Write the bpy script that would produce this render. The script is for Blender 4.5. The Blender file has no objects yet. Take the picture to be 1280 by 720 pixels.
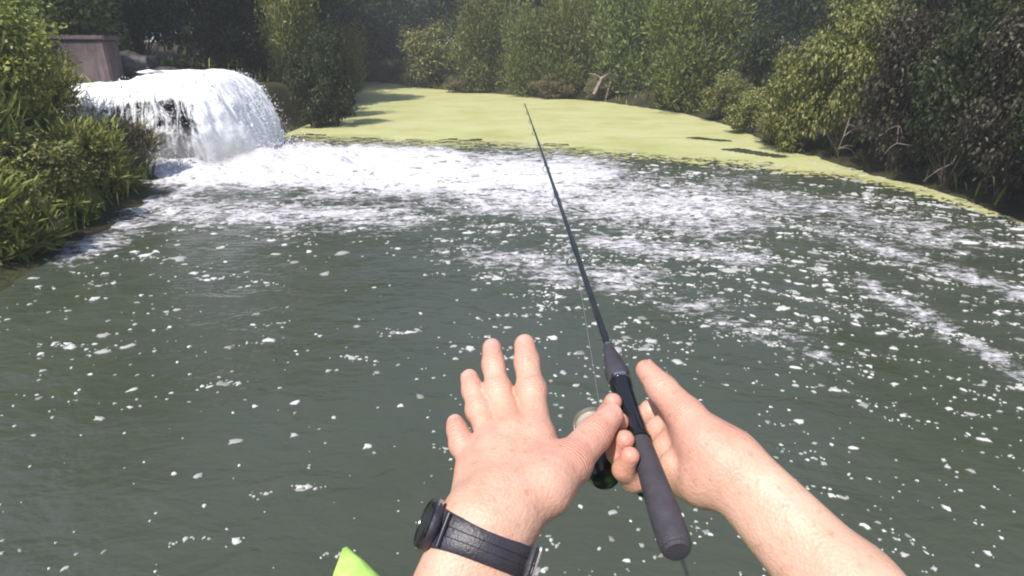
import bpy, math, random
import numpy as np
from mathutils import Vector, Matrix

random.seed(7)
rng = np.random.default_rng(7)
sc = bpy.context.scene
COL = sc.collection

# ------------------------------------------------------------------ camera, sky, sun, exposure
CAM_H = 1.65
PITCH = math.radians(22.2)          # looking down
FPX = 735.0                         # focal length in pixels of the 1280 px wide photograph
cam_d = bpy.data.cameras.new('camera')
cam_d.sensor_width = 36.0
cam_d.lens = FPX / 1280.0 * 36.0
cam_d.clip_start = 0.02
cam_d.clip_end = 800.0
cam = bpy.data.objects.new('camera', cam_d)
COL.objects.link(cam)
cam.location = (0, 0, CAM_H)
cam.rotation_euler = (math.pi / 2 - PITCH, 0, 0)
sc.camera = cam

SUN_EL, SUN_AZ = math.radians(57), math.radians(214)   # azimuth clockwise from +Y; behind the camera, a little to the left
world = bpy.data.worlds.new('World')
sc.world = world
world.use_nodes = True
wn = world.node_tree.nodes
wn.clear()
w_out = wn.new('ShaderNodeOutputWorld')
w_bg = wn.new('ShaderNodeBackground')
w_sky = wn.new('ShaderNodeTexSky')
w_sky.sky_type = 'NISHITA'
w_sky.sun_disc = False
w_sky.sun_elevation = SUN_EL
w_sky.sun_rotation = SUN_AZ
w_bg.inputs['Strength'].default_value = 0.13
world.node_tree.links.new(w_sky.outputs[0], w_bg.inputs[0])
world.node_tree.links.new(w_bg.outputs[0], w_out.inputs[0])

sun_d = bpy.data.lights.new('sun', 'SUN')
sun_d.energy = 4.0
sun_d.angle = math.radians(0.53)
sun_d.color = (1.0, 0.955, 0.88)
sun = bpy.data.objects.new('sun', sun_d)
COL.objects.link(sun)
to_sun = Vector((math.sin(SUN_AZ) * math.cos(SUN_EL), math.cos(SUN_AZ) * math.cos(SUN_EL), math.sin(SUN_EL)))
sun.rotation_euler = to_sun.to_track_quat('Z', 'Y').to_euler()
sun.location = (-6, -10, 16)

sc.view_settings.view_transform = 'Standard'
sc.view_settings.look = 'None'
sc.view_settings.gamma = 1.0
sc.view_settings.use_curve_mapping = False
sc.view_settings.exposure = 0.70
sc.render.engine = 'CYCLES'
sc.cycles.use_denoising = True
sc.cycles.max_bounces = 8
sc.cycles.transparent_max_bounces = 12
sc.cycles.filter_width = 2.0

# ------------------------------------------------------------------ helpers
CP, SP = math.cos(PITCH), math.sin(PITCH)

def cw(px, py, d):
    """a point seen at pixel (px, py) of the 1280x720 photograph, d metres in front of the lens"""
    x = (px - 640.0) / FPX * d
    u = (360.0 - py) / FPX * d
    return np.array([x, d * CP + u * SP, CAM_H - d * SP + u * CP])

def cv(x, u, d):
    return np.array([x, d * CP + u * SP, CAM_H - d * SP + u * CP])

def gp(px, py, z=0.0):
    """the point of the level z seen at a pixel"""
    a = cw(px, py, 1.0) - np.array([0, 0, CAM_H])
    t = (z - CAM_H) / a[2]
    return np.array([a[0] * t, a[1] * t, z])

def topx(P):
    P = np.asarray(P, float)
    y, z = P[..., 1], P[..., 2] - CAM_H
    d = y * CP - z * SP
    u = y * SP + z * CP
    d = np.where(d < 0.05, 0.05, d)
    return 640 + P[..., 0] / d * FPX, 360 - u / d * FPX

_perm = np.random.default_rng(3).random((64, 64, 64)).astype(np.float32)

def vnoise(P):
    P = np.asarray(P, float)
    i = np.floor(P).astype(int)
    f = P - i
    f = f * f * (3 - 2 * f)
    r = 0
    for dx in (0, 1):
        for dy in (0, 1):
            for dz in (0, 1):
                w = (f[..., 0] if dx else 1 - f[..., 0]) * (f[..., 1] if dy else 1 - f[..., 1]) * (f[..., 2] if dz else 1 - f[..., 2])
                r = r + w * _perm[(i[..., 0] + dx) % 64, (i[..., 1] + dy) % 64, (i[..., 2] + dz) % 64]
    return r * 2 - 1

def fbm(P, oct=4, gain=0.5):
    P = np.asarray(P, float)
    a, s, r = 1.0, 0.0, 0
    for k in range(oct):
        r = r + a * vnoise(P * (2 ** k) + 13.7 * k)
        s += a
        a *= gain
    return r / s

def sstep(a, b, x):
    t = np.clip((x - a) / (b - a), 0, 1)
    return t * t * (3 - 2 * t)

def fast_mesh(name, V, F, smooth=False):
    """V (n,3), F (m,k) one face size"""
    V = np.asarray(V, np.float32)
    F = np.asarray(F, np.int32)
    me = bpy.data.meshes.new(name)
    me.vertices.add(len(V))
    me.vertices.foreach_set('co', V.ravel())
    k = F.shape[1]
    me.loops.add(F.size)
    me.loops.foreach_set('vertex_index', F.ravel())
    me.polygons.add(len(F))
    me.polygons.foreach_set('loop_start', np.arange(0, F.size, k, dtype=np.int32))
    if smooth:
        me.polygons.foreach_set('use_smooth', np.ones(len(F), dtype=bool))
    me.update(calc_edges=True)
    me.validate()
    return me

class MB:
    """collects polygons of any size, builds ONE mesh object"""
    def __init__(self):
        self.v, self.f, self.s = [], [], []
    def add(self, V, F, smooth=True):
        o = len(self.v)
        self.v += [tuple(map(float, p)) for p in V]
        self.f += [tuple(int(i) + o for i in q) for q in F]
        self.s += [smooth] * len(F)
    def tube(self, pts, rad, n=10, cap=True, smooth=True):
        pts = [np.array(p, float) for p in pts]
        if not hasattr(rad, '__len__'):
            rad = [rad] * len(pts)
        V, F = [], []
        t0 = pts[1] - pts[0]
        ref = np.array([0, 0, 1.0]) if abs(t0[2]) < 0.9 * np.linalg.norm(t0) else np.array([1.0, 0, 0])
        for i, p in enumerate(pts):
            t = pts[min(i + 1, len(pts) - 1)] - pts[max(i - 1, 0)]
            t = t / (np.linalg.norm(t) + 1e-12)
            a = np.cross(t, ref); a /= np.linalg.norm(a) + 1e-12
            b = np.cross(t, a)
            for k in range(n):
                th = 2 * math.pi * k / n
                V.append(p + rad[i] * (math.cos(th) * a + math.sin(th) * b))
        for i in range(len(pts) - 1):
            for k in range(n):
                F.append((i * n + k, i * n + (k + 1) % n, (i + 1) * n + (k + 1) % n, (i + 1) * n + k))
        self.add(V, F, smooth)
        if cap:
            m = len(pts)
            o = len(self.v) - len(V)
            self.f.append(tuple(o + k for k in range(n - 1, -1, -1))); self.s.append(False)
            self.f.append(tuple(o + (m - 1) * n + k for k in range(n))); self.s.append(False)
    def lathe(self, origin, axis, prof, n=24, smooth=True):
        """prof: list of (distance along axis, radius)"""
        axis = np.array(axis, float); axis /= np.linalg.norm(axis)
        ref = np.array([0, 0, 1.0]) if abs(axis[2]) < 0.9 else np.array([1.0, 0, 0])
        a = np.cross(axis, ref); a /= np.linalg.norm(a)
        b = np.cross(axis, a)
        V, F = [], []
        for (h, r) in prof:
            for k in range(n):
                th = 2 * math.pi * k / n
                V.append(np.array(origin) + axis * h + r * (math.cos(th) * a + math.sin(th) * b))
        for i in range(len(prof) - 1):
            for k in range(n):
                F.append((i * n + k, i * n + (k + 1) % n, (i + 1) * n + (k + 1) % n, (i + 1) * n + k))
        F.append(tuple(range(n - 1, -1, -1)))
        F.append(tuple((len(prof) - 1) * n + k for k in range(n)))
        self.add(V, F, smooth)
    def build(self, name, mat, parent=None, auto=True):
        me = bpy.data.meshes.new(name)
        me.from_pydata(self.v, [], self.f)
        me.polygons.foreach_set('use_smooth', self.s)
        me.update()
        if auto:
            me.set_sharp_from_angle(angle=math.radians(40))
        return link(name, me, mat, parent)

def link(name, me, mat, parent=None):
    o = bpy.data.objects.new(name, me)
    COL.objects.link(o)
    if mat is not None and not me.materials:
        me.materials.append(mat)
    if parent is not None:
        o.parent = parent
    return o

def empty(name, loc=(0, 0, 0), rz=0.0):
    o = bpy.data.objects.new(name, None)
    COL.objects.link(o)
    o.location = tuple(map(float, loc))
    o.rotation_euler = (0, 0, rz)
    o.empty_display_size = 0.1
    return o

def tag(o, label=None, cat=None, group=None, kind=None):
    if label: o['label'] = label
    if cat: o['category'] = cat
    if group: o['group'] = group
    if kind: o['kind'] = kind
    return o

# ------------------------------------------------------------------ materials
def new_mat(name):
    m = bpy.data.materials.new(name)
    m.use_nodes = True
    nt = m.node_tree
    return m, nt, nt.nodes, nt.links, nt.nodes['Principled BSDF']

def setp(b, **k):
    names = {'color': 'Base Color', 'rough': 'Roughness', 'metal': 'Metallic', 'spec': 'Specular IOR Level',
             'sss': 'Subsurface Weight', 'trans': 'Transmission Weight', 'ior': 'IOR', 'coat': 'Coat Weight', 'sheen': 'Sheen Weight'}
    for a, v in k.items():
        s = b.inputs[names[a]]
        s.default_value = (*v, 1) if a == 'color' else v

def tex_coord(N, L, scale=(1, 1, 1), out='Object'):
    tc = N.new('ShaderNodeTexCoord')
    mp = N.new('ShaderNodeMapping')
    mp.inputs['Scale'].default_value = scale
    L.new(tc.outputs[out], mp.inputs['Vector'])
    return mp.outputs['Vector']

def noise(N, L, vec, scale, detail=4, rough=0.55, dist=0.0):
    n = N.new('ShaderNodeTexNoise')
    n.inputs['Scale'].default_value = scale
    n.inputs['Detail'].default_value = detail
    n.inputs['Roughness'].default_value = rough
    n.inputs['Distortion'].default_value = dist
    if vec is not None:
        L.new(vec, n.inputs['Vector'])
    return n.outputs['Fac']

def ramp(N, L, fac, stops):
    r = N.new('ShaderNodeValToRGB')
    e = r.color_ramp.elements
    while len(e) < len(stops):
        e.new(0.5)
    for el, (p, c) in zip(e, stops):
        el.position = p
        el.color = (*c, 1) if len(c) == 3 else c
    L.new(fac, r.inputs['Fac'])
    return r.outputs['Color']

def mathn(N, L, op, a, b=None, clamp=False):
    m = N.new('ShaderNodeMath')
    m.operation = op
    m.use_clamp = clamp
    for i, v in enumerate((a, b)):
        if v is None: continue
        if isinstance(v, (int, float)): m.inputs[i].default_value = v
        else: L.new(v, m.inputs[i])
    return m.outputs[0]

def maprange(N, L, v, a, b, c, d, smooth=False):
    m = N.new('ShaderNodeMapRange')
    if smooth: m.interpolation_type = 'SMOOTHSTEP'
    for i, x in enumerate((v, a, b, c, d)):
        if isinstance(x, (int, float)): m.inputs[i].default_value = x
        else: L.new(x, m.inputs[i])
    return m.outputs[0]

def mixc(N, L, fac, a, b, mode='MIX'):
    m = N.new('ShaderNodeMix')
    m.data_type = 'RGBA'
    m.blend_type = mode
    for s, v in ((m.inputs[0], fac), (m.inputs[6], a), (m.inputs[7], b)):
        if isinstance(v, (int, float)): s.default_value = v
        elif isinstance(v, tuple): s.default_value = (*v, 1)
        else: L.new(v, s)
    return m.outputs[2]

def bump(N, L, b, height, strength=0.3, dist=0.01):
    n = N.new('ShaderNodeBump')
    n.inputs['Strength'].default_value = strength
    n.inputs['Distance'].default_value = dist
    L.new(height, n.inputs['Height'])
    L.new(n.outputs[0], b.inputs['Normal'])
    return n

def leaf_mat(name, dark, mid, light, trans=0.35, rough=0.5):
    m, nt, N, L, b = new_mat(name)
    geo = N.new('ShaderNodeNewGeometry')
    oi = N.new('ShaderNodeObjectInfo')
    col = ramp(N, L, geo.outputs['Random Per Island'], [(0.0, dark), (0.55, mid), (1.0, light)])
    hsv = N.new('ShaderNodeHueSaturation')
    L.new(col, hsv.inputs['Color'])
    L.new(maprange(N, L, oi.outputs['Random'], 0, 1, 0.485, 0.515), hsv.inputs['Hue'])
    L.new(maprange(N, L, oi.outputs['Random'], 0, 1, 0.88, 1.2), hsv.inputs['Value'])
    L.new(hsv.outputs[0], b.inputs['Base Color'])
    setp(b, rough=rough, spec=0.25)
    tr = N.new('ShaderNodeBsdfTranslucent')
    L.new(hsv.outputs[0], tr.inputs['Color'])
    mx = N.new('ShaderNodeMixShader')
    mx.inputs[0].default_value = trans
    L.new(b.outputs[0], mx.inputs[1]); L.new(tr.outputs[0], mx.inputs[2])
    L.new(mx.outputs[0], N['Material Output'].inputs['Surface'])
    return m

M = {}
M['leaf_bright'] = leaf_mat('leaf_bright', (0.10, 0.13, 0.025), (0.23, 0.265, 0.055), (0.40, 0.40, 0.13))
M['leaf_olive'] = leaf_mat('leaf_olive', (0.075, 0.09, 0.024), (0.19, 0.20, 0.055), (0.36, 0.34, 0.14))
M['leaf_willow'] = leaf_mat('leaf_willow', (0.07, 0.095, 0.024), (0.165, 0.195, 0.05), (0.28, 0.29, 0.10))
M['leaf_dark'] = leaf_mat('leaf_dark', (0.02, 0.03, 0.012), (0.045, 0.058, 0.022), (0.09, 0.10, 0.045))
M['leaf_brown'] = leaf_mat('leaf_brown', (0.022, 0.018, 0.013), (0.042, 0.034, 0.024), (0.13, 0.115, 0.08))
M['leaf_dry'] = leaf_mat('leaf_dry', (0.12, 0.10, 0.05), (0.22, 0.19, 0.10), (0.32, 0.29, 0.17))
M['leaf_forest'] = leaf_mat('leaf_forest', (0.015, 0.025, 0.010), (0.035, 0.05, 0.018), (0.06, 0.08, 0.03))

m, nt, N, L, b = new_mat('bark'); M['bark'] = m
v = tex_coord(N, L, (1, 1, 0.25))
L.new(ramp(N, L, noise(N, L, v, 22, 6), [(0.3, (0.03, 0.022, 0.016)), (0.7, (0.13, 0.10, 0.075))]), b.inputs['Base Color'])
setp(b, rough=0.9); bump(N, L, b, noise(N, L, v, 40, 5), 0.7, 0.02)

m, nt, N, L, b = new_mat('dead_wood'); M['dead_wood'] = m
v = tex_coord(N, L, (1, 1, 1))
L.new(ramp(N, L, noise(N, L, v, 14, 6), [(0.3, (0.14, 0.11, 0.085)), (0.7, (0.34, 0.28, 0.23))]), b.inputs['Base Color'])
setp(b, rough=0.85); bump(N, L, b, noise(N, L, v, 30, 5), 0.6, 0.02)

m, nt, N, L, b = new_mat('bank_soil'); M['soil'] = m
v = tex_coord(N, L)
c1 = ramp(N, L, noise(N, L, v, 1.4, 6, 0.65), [(0.3, (0.035, 0.028, 0.018)), (0.55, (0.07, 0.065, 0.03)), (0.75, (0.10, 0.12, 0.04))])
c2 = ramp(N, L, noise(N, L, v, 26, 5, 0.7), [(0.3, (0.35, 0.35, 0.35)), (0.7, (1, 1, 1))])
L.new(mixc(N, L, 1.0, c1, c2, 'MULTIPLY'), b.inputs['Base Color'])
setp(b, rough=0.95, spec=0.2); bump(N, L, b, noise(N, L, v, 18, 6, 0.7), 0.9, 0.06)

m, nt, N, L, b = new_mat('wet_rock'); M['rock'] = m
v = tex_coord(N, L)
L.new(ramp(N, L, noise(N, L, v, 5, 7, 0.65), [(0.3, (0.018, 0.017, 0.018)), (0.6, (0.06, 0.055, 0.055)), (0.8, (0.12, 0.11, 0.11))]), b.inputs['Base Color'])
setp(b, rough=0.35, spec=0.5); bump(N, L, b, noise(N, L, v, 9, 8, 0.65), 0.9, 0.05)

m, nt, N, L, b = new_mat('weathered_concrete'); M['concrete'] = m
v = tex_coord(N, L)
c1 = ramp(N, L, noise(N, L, v, 3.5, 6, 0.6), [(0.3, (0.075, 0.052, 0.056)), (0.7, (0.15, 0.11, 0.115))])
v2 = tex_coord(N, L, (6, 6, 0.8))
c2 = ramp(N, L, noise(N, L, v2, 2.5, 5), [(0.35, (0.55, 0.55, 0.52)), (0.6, (1, 1, 1))])
L.new(mixc(N, L, 0.8, c1, c2, 'MULTIPLY'), b.inputs['Base Color'])
setp(b, rough=0.9); bump(N, L, b, noise(N, L, v, 25, 6), 0.5, 0.02)

# water: dark green murk under a glossy skin, foam where the fall stirs it
m, nt, N, L, b = new_mat('pond_water'); M['water'] = m
v = tex_coord(N, L)
at = N.new('ShaderNodeAttribute'); at.attribute_name = 'foam'
dens = at.outputs['Fac']
murk = ramp(N, L, noise(N, L, v, 0.55, 4, 0.6), [(0.3, (0.046, 0.055, 0.036)), (0.7, (0.061, 0.069, 0.055))])
vs = tex_coord(N, L, (0.8, 1.25, 1))
n1 = noise(N, L, vs, 2.6, 7, 0.62, 0.8)
n2 = noise(N, L, vs, 11.0, 5, 0.65, 0.5)
n3 = noise(N, L, vs, 34.0, 4, 0.65, 0.4)
val = mathn(N, L, 'ADD', mathn(N, L, 'MULTIPLY', n1, 0.34), mathn(N, L, 'MULTIPLY', n2, 0.44))
val = mathn(N, L, 'ADD', val, mathn(N, L, 'MULTIPLY', n3, 0.22))
thr = maprange(N, L, dens, 0.0, 1.0, 0.68, 0.33)
foamk = maprange(N, L, mathn(N, L, 'SUBTRACT', val, thr), -0.035, 0.085, 0.0, 1.0, True)
foam_col = ramp(N, L, noise(N, L, v, 17, 4), [(0.3, (0.38, 0.365, 0.39)), (0.68, (0.74, 0.72, 0.75))])
foam_col = mixc(N, L, maprange(N, L, dens, 0.35, 0.95, 0.62, 0.0), foam_col, (0.33, 0.31, 0.325))
L.new(mixc(N, L, foamk, murk, foam_col), b.inputs['Base Color'])
L.new(maprange(N, L, foamk, 0, 1, 0.10, 0.8), b.inputs['Roughness'])
setp(b, ior=1.33, spec=0.5)
vw = tex_coord(N, L, (0.8, 1.4, 1))
h1 = noise(N, L, vw, 3.2, 3, 0.5, 0.6)
h2 = noise(N, L, vw, 13, 4, 0.55, 0.3)
hh = mathn(N, L, 'ADD', mathn(N, L, 'MULTIPLY', h1, 1.0), mathn(N, L, 'MULTIPLY', h2, 0.28))
hh = mathn(N, L, 'ADD', hh, mathn(N, L, 'MULTIPLY', foamk, 0.5))
bump(N, L, b, hh, 0.6, 0.045)

m, nt, N, L, b = new_mat('foam_bubbles'); M['foam'] = m
setp(b, color=(0.80, 0.80, 0.81), rough=0.7, spec=0.3)
M['drops'] = m.copy()
gi = N.new('ShaderNodeNewGeometry')
L.new(ramp(N, L, gi.outputs['Random Per Island'], [(0.0, (0.22, 0.22, 0.20)), (0.6, (0.46, 0.455, 0.44)), (1.0, (0.66, 0.65, 0.64))]), b.inputs['Base Color'])
rim = N.new('ShaderNodeAttribute'); rim.attribute_name = 'rim'
vn = tex_coord(N, L)
ra = mathn(N, L, 'ADD', rim.outputs['Fac'], mathn(N, L, 'MULTIPLY', mathn(N, L, 'SUBTRACT', noise(N, L, vn, 130, 3, 0.6), 0.5), 0.9))
L.new(maprange(N, L, ra, 0.10, 0.95, 0.0, 0.85, True), b.inputs['Alpha'])

# falling water: white aerated strands with real gaps between them
m, nt, N, L, b = new_mat('falling_water'); M['fall'] = m
uv = tex_coord(N, L, (1, 1, 1), 'UV')
mpa = N.new('ShaderNodeMapping'); mpa.inputs['Scale'].default_value = (13, 2.4, 1); L.new(uv, mpa.inputs['Vector'])
mpb = N.new('ShaderNodeMapping'); mpb.inputs['Scale'].default_value = (9, 4.5, 1); L.new(uv, mpb.inputs['Vector'])
s1 = noise(N, L, mpa.outputs[0], 1.0, 6, 0.62, 0.9)
s2 = noise(N, L, mpb.outputs[0], 1.0, 6, 0.7, 1.4)
gap = N.new('ShaderNodeAttribute'); gap.attribute_name = 'gap'
sv = mathn(N, L, 'ADD', mathn(N, L, 'MULTIPLY', s1, 0.5), mathn(N, L, 'MULTIPLY', s2, 0.5))
thr = maprange(N, L, gap.outputs['Fac'], 0, 1, 0.05, 0.54)
opa = maprange(N, L, mathn(N, L, 'SUBTRACT', sv, thr), -0.10, 0.07, 0.0, 1.0, True)
L.new(ramp(N, L, s1, [(0.3, (0.72, 0.72, 0.77)), (0.55, (0.93, 0.93, 0.95))]), b.inputs['Base Color'])
setp(b, rough=0.55, spec=0.4)
bump(N, L, b, s1, 0.35, 0.05)
tl = N.new('ShaderNodeBsdfTranslucent'); tl.inputs['Color'].default_value = (0.8, 0.8, 0.84, 1)
mx = N.new('ShaderNodeMixShader'); mx.inputs[0].default_value = 0.12
L.new(b.outputs[0], mx.inputs[1]); L.new(tl.outputs[0], mx.inputs[2])
tp = N.new('ShaderNodeBsdfTransparent')
mx2 = N.new('ShaderNodeMixShader')
L.new(opa, mx2.inputs[0]); L.new(tp.outputs[0], mx2.inputs[1]); L.new(mx.outputs[0], mx2.inputs[2])
L.new(mx2.outputs[0], N['Material Output'].inputs['Surface'])

m, nt, N, L, b = new_mat('duckweed'); M['duckweed'] = m
v = tex_coord(N, L)
c1 = ramp(N, L, noise(N, L, v, 0.7, 5, 0.6), [(0.3, (0.36, 0.355, 0.15)), (0.5, (0.43, 0.42, 0.205)), (0.75, (0.48, 0.465, 0.28))])
vs = tex_coord(N, L, (0.35, 1.6, 1))
c2 = ramp(N, L, noise(N, L, vs, 1.3, 6, 0.65), [(0.27, (0.5, 0.47, 0.4)), (0.46, (1, 1, 1))])
c3 = ramp(N, L, noise(N, L, v, 60, 3, 0.7), [(0.3, (0.72, 0.75, 0.6)), (0.6, (1, 1, 1))])
L.new(mixc(N, L, 1.0, mixc(N, L, 0.5, c1, c2, 'MULTIPLY'), c3, 'MULTIPLY'), b.inputs['Base Color'])
setp(b, rough=0.8, spec=0.25); bump(N, L, b, noise(N, L, v, 45, 4, 0.7), 0.6, 0.02)

m, nt, N, L, b = new_mat('skin'); M['skin'] = m
v = tex_coord(N, L)
bl = N.new('ShaderNodeAttribute'); bl.attribute_name = 'blush'
base = ramp(N, L, noise(N, L, v, 26, 5, 0.65), [(0.3, (0.50, 0.28, 0.195)), (0.7, (0.62, 0.385, 0.29))])
red = mixc(N, L, maprange(N, L, bl.outputs['Fac'], 0, 1, 0, 0.6), base, (0.54, 0.20, 0.155))
fr = ramp(N, L, noise(N, L, v, 160, 3, 0.6), [(0.28, (0.72, 0.62, 0.55)), (0.42, (1, 1, 1))])
L.new(mixc(N, L, 0.6, red, fr, 'MULTIPLY'), b.inputs['Base Color'])
setp(b, rough=0.48, spec=0.4, sss=0.22)
b.inputs['Subsurface Radius'].default_value = (1.0, 0.35, 0.18)
b.inputs['Subsurface Scale'].default_value = 0.006
vor = N.new('ShaderNodeTexVoronoi'); vor.inputs['Scale'].default_value = 420; L.new(v, vor.inputs['Vector'])
hsk = mathn(N, L, 'ADD', mathn(N, L, 'MULTIPLY', vor.outputs['Distance'], 0.35), noise(N, L, v, 95, 5, 0.65))
fs = N.new('ShaderNodeAttribute'); fs.attribute_name = 'fold_s'
fm = N.new('ShaderNodeAttribute'); fm.attribute_name = 'fold_m'
ph = mathn(N, L, 'ADD', mathn(N, L, 'MULTIPLY', fs.outputs['Fac'], 2.3), mathn(N, L, 'MULTIPLY', noise(N, L, v, 120, 3), 9.0))
fold = mathn(N, L, 'MULTIPLY', mathn(N, L, 'SINE', ph), mathn(N, L, 'MULTIPLY', fm.outputs['Fac'], 0.34))
hsk = mathn(N, L, 'ADD', hsk, fold)
bump(N, L, b, hsk, 0.38, 0.0025)

m, nt, N, L, b = new_mat('fingernail'); M['nail'] = m
setp(b, color=(0.52, 0.29, 0.23), rough=0.36, spec=0.5, sss=0.15)
b.inputs['Subsurface Scale'].default_value = 0.003

def plain(name, color, rough=0.5, metal=0.0, bscale=None, bstr=0.2, var=0.25, spec=0.5, nscale=30):
    m, nt, N, L, b = new_mat(name)
    v = tex_coord(N, L)
    lo = tuple(c * (1 - var) for c in color); hi = tuple(min(1, c * (1 + var)) for c in color)
    L.new(ramp(N, L, noise(N, L, v, nscale, 5, 0.6), [(0.3, lo), (0.7, hi)]), b.inputs['Base Color'])
    setp(b, rough=rough, metal=metal, spec=spec)
    if bscale: bump(N, L, b, noise(N, L, v, bscale, 4, 0.6), bstr, 0.002)
    M[name] = m
plain('eva_grip', (0.050, 0.045, 0.055), 0.62, 0, 700, 0.5, 0.2, 0.35, 90)
plain('gloss_black', (0.012, 0.012, 0.014), 0.16, 0, None, 0, 0.2, 0.6)
plain('graphite', (0.022, 0.022, 0.024), 0.25, 0.2, None, 0, 0.2)
plain('chrome', (0.72, 0.70, 0.68), 0.18, 1.0)
plain('champagne_metal', (0.75, 0.62, 0.47), 0.3, 0.9)
plain('green_anodised', (0.02, 0.09, 0.065), 0.3, 0.6)
plain('strap_rubber', (0.030, 0.026, 0.034), 0.38, 0, 500, 0.3, 0.25, 0.5, 60)
plain('lime_plastic', (0.38, 0.58, 0.13), 0.45, 0, 60, 0.3, 0.25, 0.4, 14)
plain('pad_foam', (0.03, 0.03, 0.032), 0.8, 0, 300, 0.5)
plain('shirt_cotton', (0.16, 0.19, 0.22), 0.9, 0, 500, 0.4)
plain('shorts_cotton', (0.15, 0.13, 0.10), 0.9, 0, 500, 0.4)
plain('hair', (0.10, 0.062, 0.04), 0.6, 0, 200, 0.8)
plain('line_nylon', (0.33, 0.32, 0.28), 0.4)

# ------------------------------------------------------------------ pool outline and ground
shore_px = [(-60, 380), (0, 348), (60, 320), (110, 290), (160, 255), (195, 222)]
shore_px2 = [(372, 160), (420, 140), (402, 118), (425, 102), (470, 103), (540, 112), (600, 117), (660, 121), (750, 128),
             (850, 143), (930, 164), (990, 188), (1060, 207), (1140, 229), (1210, 250), (1290, 274), (1390, 315)]
poly = [gp(*p)[:2] for p in shore_px] + [np.array(q) for q in ((-5.8, 9.2), (-5.0, 9.6), (-4.75, 10.9))] + [gp(*p)[:2] for p in shore_px2]
poly += [np.array(q) for q in ((5.8, 2.5), (7.5, -3), (5, -9), (-5, -9), (-6.5, -3), (-4.6, 1.2))]
poly = np.array(poly)

def poly_sd(P):
    """signed distance to the pool outline, negative inside"""
    x, y = P[:, 0], P[:, 1]
    d = np.full(len(P), 1e9); ins = np.zeros(len(P), bool)
    n = len(poly)
    for i in range(n):
        a, b_ = poly[i], poly[(i + 1) % n]
        e = b_ - a
        t = np.clip(((x - a[0]) * e[0] + (y - a[1]) * e[1]) / (e @ e), 0, 1)
        d = np.minimum(d, np.hypot(x - a[0] - t * e[0], y - a[1] - t * e[1]))
        c = ((a[1] > y) != (b_[1] > y)) & (x < (b_[0] - a[0]) * (y - a[1]) / (b_[1] - a[1] + 1e-12) + a[0])
        ins ^= c
    return np.where(ins, -d, d)

def ground_z(P):
    sd = poly_sd(P)
    x, y = P[:, 0], P[:, 1]
    P3 = np.stack([x * 0.6, y * 0.6, np.zeros_like(x)], 1)
    n = fbm(P3, 4)
    out = sstep(-0.05, 1.2, sd) * 0.30 + sstep(1.0, 14, sd) * 0.9 + n * 0.16 * sstep(0.0, 0.8, sd)
    left = sstep(-3.2, -6.0, x) * sstep(0.2, 1.6, sd) * sstep(3.5, 8.5, y) * 0.75
    z = np.where(sd > 0, out + left + 0.02, -sstep(0, 2.2, -sd) * 1.2 + 0.02)
    # the raised stream bed behind the fall
    ch = sstep(-8.6, -6.9, x) * (1 - sstep(-5.2, -4.7, x)) * sstep(9.9, 10.3, y) * (1 - sstep(17, 22, y))
    z = z * (1 - ch) + ch * (0.95 + 0.06 * n)
    return z

def grid_mesh(name, xs, ys, zf, smooth=True):
    X, Y = np.meshgrid(xs, ys)
    P = np.stack([X.ravel(), Y.ravel()], 1)
    Z = zf(P)
    V = np.column_stack([P, Z])
    nx, ny = len(xs), len(ys)
    i = np.arange(nx * ny).reshape(ny, nx)
    F = np.stack([i[:-1, :-1].ravel(), i[:-1, 1:].ravel(), i[1:, 1:].ravel(), i[1:, :-1].ravel()], 1)
    return fast_mesh(name, V, F, smooth), V

xs = np.concatenate([np.linspace(-300, -24, 30)[:-1], np.arange(-24, 24, 0.22), np.linspace(24, 300, 30)])
ys = np.concatenate([np.linspace(-300, -12, 24)[:-1], np.arange(-12, 40, 0.22), np.linspace(40, 300, 30)])
me, _ = grid_mesh('ground', xs, ys, ground_z)
tag(link('ground', me, M['soil']), kind='structure')

def gz(x, y):
    return float(ground_z(np.array([[x, y]]))[0])

# ------------------------------------------------------------------ water sheet with foam density
def seg_d(px, py, a, b_, sx=1.0, sy=1.0):
    ax, ay, bx, by = a[0] / sx, a[1] / sy, b_[0] / sx, b_[1] / sy
    x, y = px / sx, py / sy
    ex, ey = bx - ax, by - ay
    t = np.clip(((x - ax) * ex + (y - ay) * ey) / (ex * ex + ey * ey), 0, 1)
    return np.hypot(x - ax - t * ex, y - ay - t * ey)

def foam_density(P):
    """how much foam the current carries, from the plunge of the fall outwards along the flow"""
    px, py = topx(np.column_stack([P, np.zeros(len(P))]))
    g = lambda a, b_, sx, sy: np.exp(-seg_d(px, py, a, b_, sx, sy) ** 2)
    D = 1.3 * g((225, 208), (540, 210), 70, 32)
    D = np.maximum(D, 0.92 * g((430, 218), (700, 220), 110, 40))
    D = np.maximum(D, 0.70 * g((600, 235), (900, 265), 120, 55))
    D = np.maximum(D, 0.66 * g((740, 300), (930, 322), 55, 18))
    D = np.maximum(D, 0.60 * g((560, 320), (780, 350), 90, 34))
    D = np.maximum(D, 0.56 * g((900, 235), (1200, 300), 60, 34))
    D = np.maximum(D, 0.60 * g((1080, 355), (1280, 470), 30, 15))
    D = np.maximum(D, 0.58 * g((1030, 290), (1290, 370), 40, 15))
    D = np.maximum(D, 0.52 * g((830, 370), (1010, 440), 60, 24))
    D = np.maximum(D, 0.66 * g((190, 262), (500, 272), 70, 32))
    D = np.maximum(D, 0.60 * g((90, 325), (240, 235), 45, 18))
    D *= 1 - 0.85 * np.exp(-((px - 470) / 110) ** 2 - ((py - 352) / 42) ** 2)
    return np.clip(D, 0, 1) * (P[:, 1] > 0.3)

def plunge(P):
    px, py = topx(np.column_stack([P, np.zeros(len(P))]))
    return np.exp(-seg_d(px, py, (240, 205), (400, 205), 90, 24) ** 2)

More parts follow.
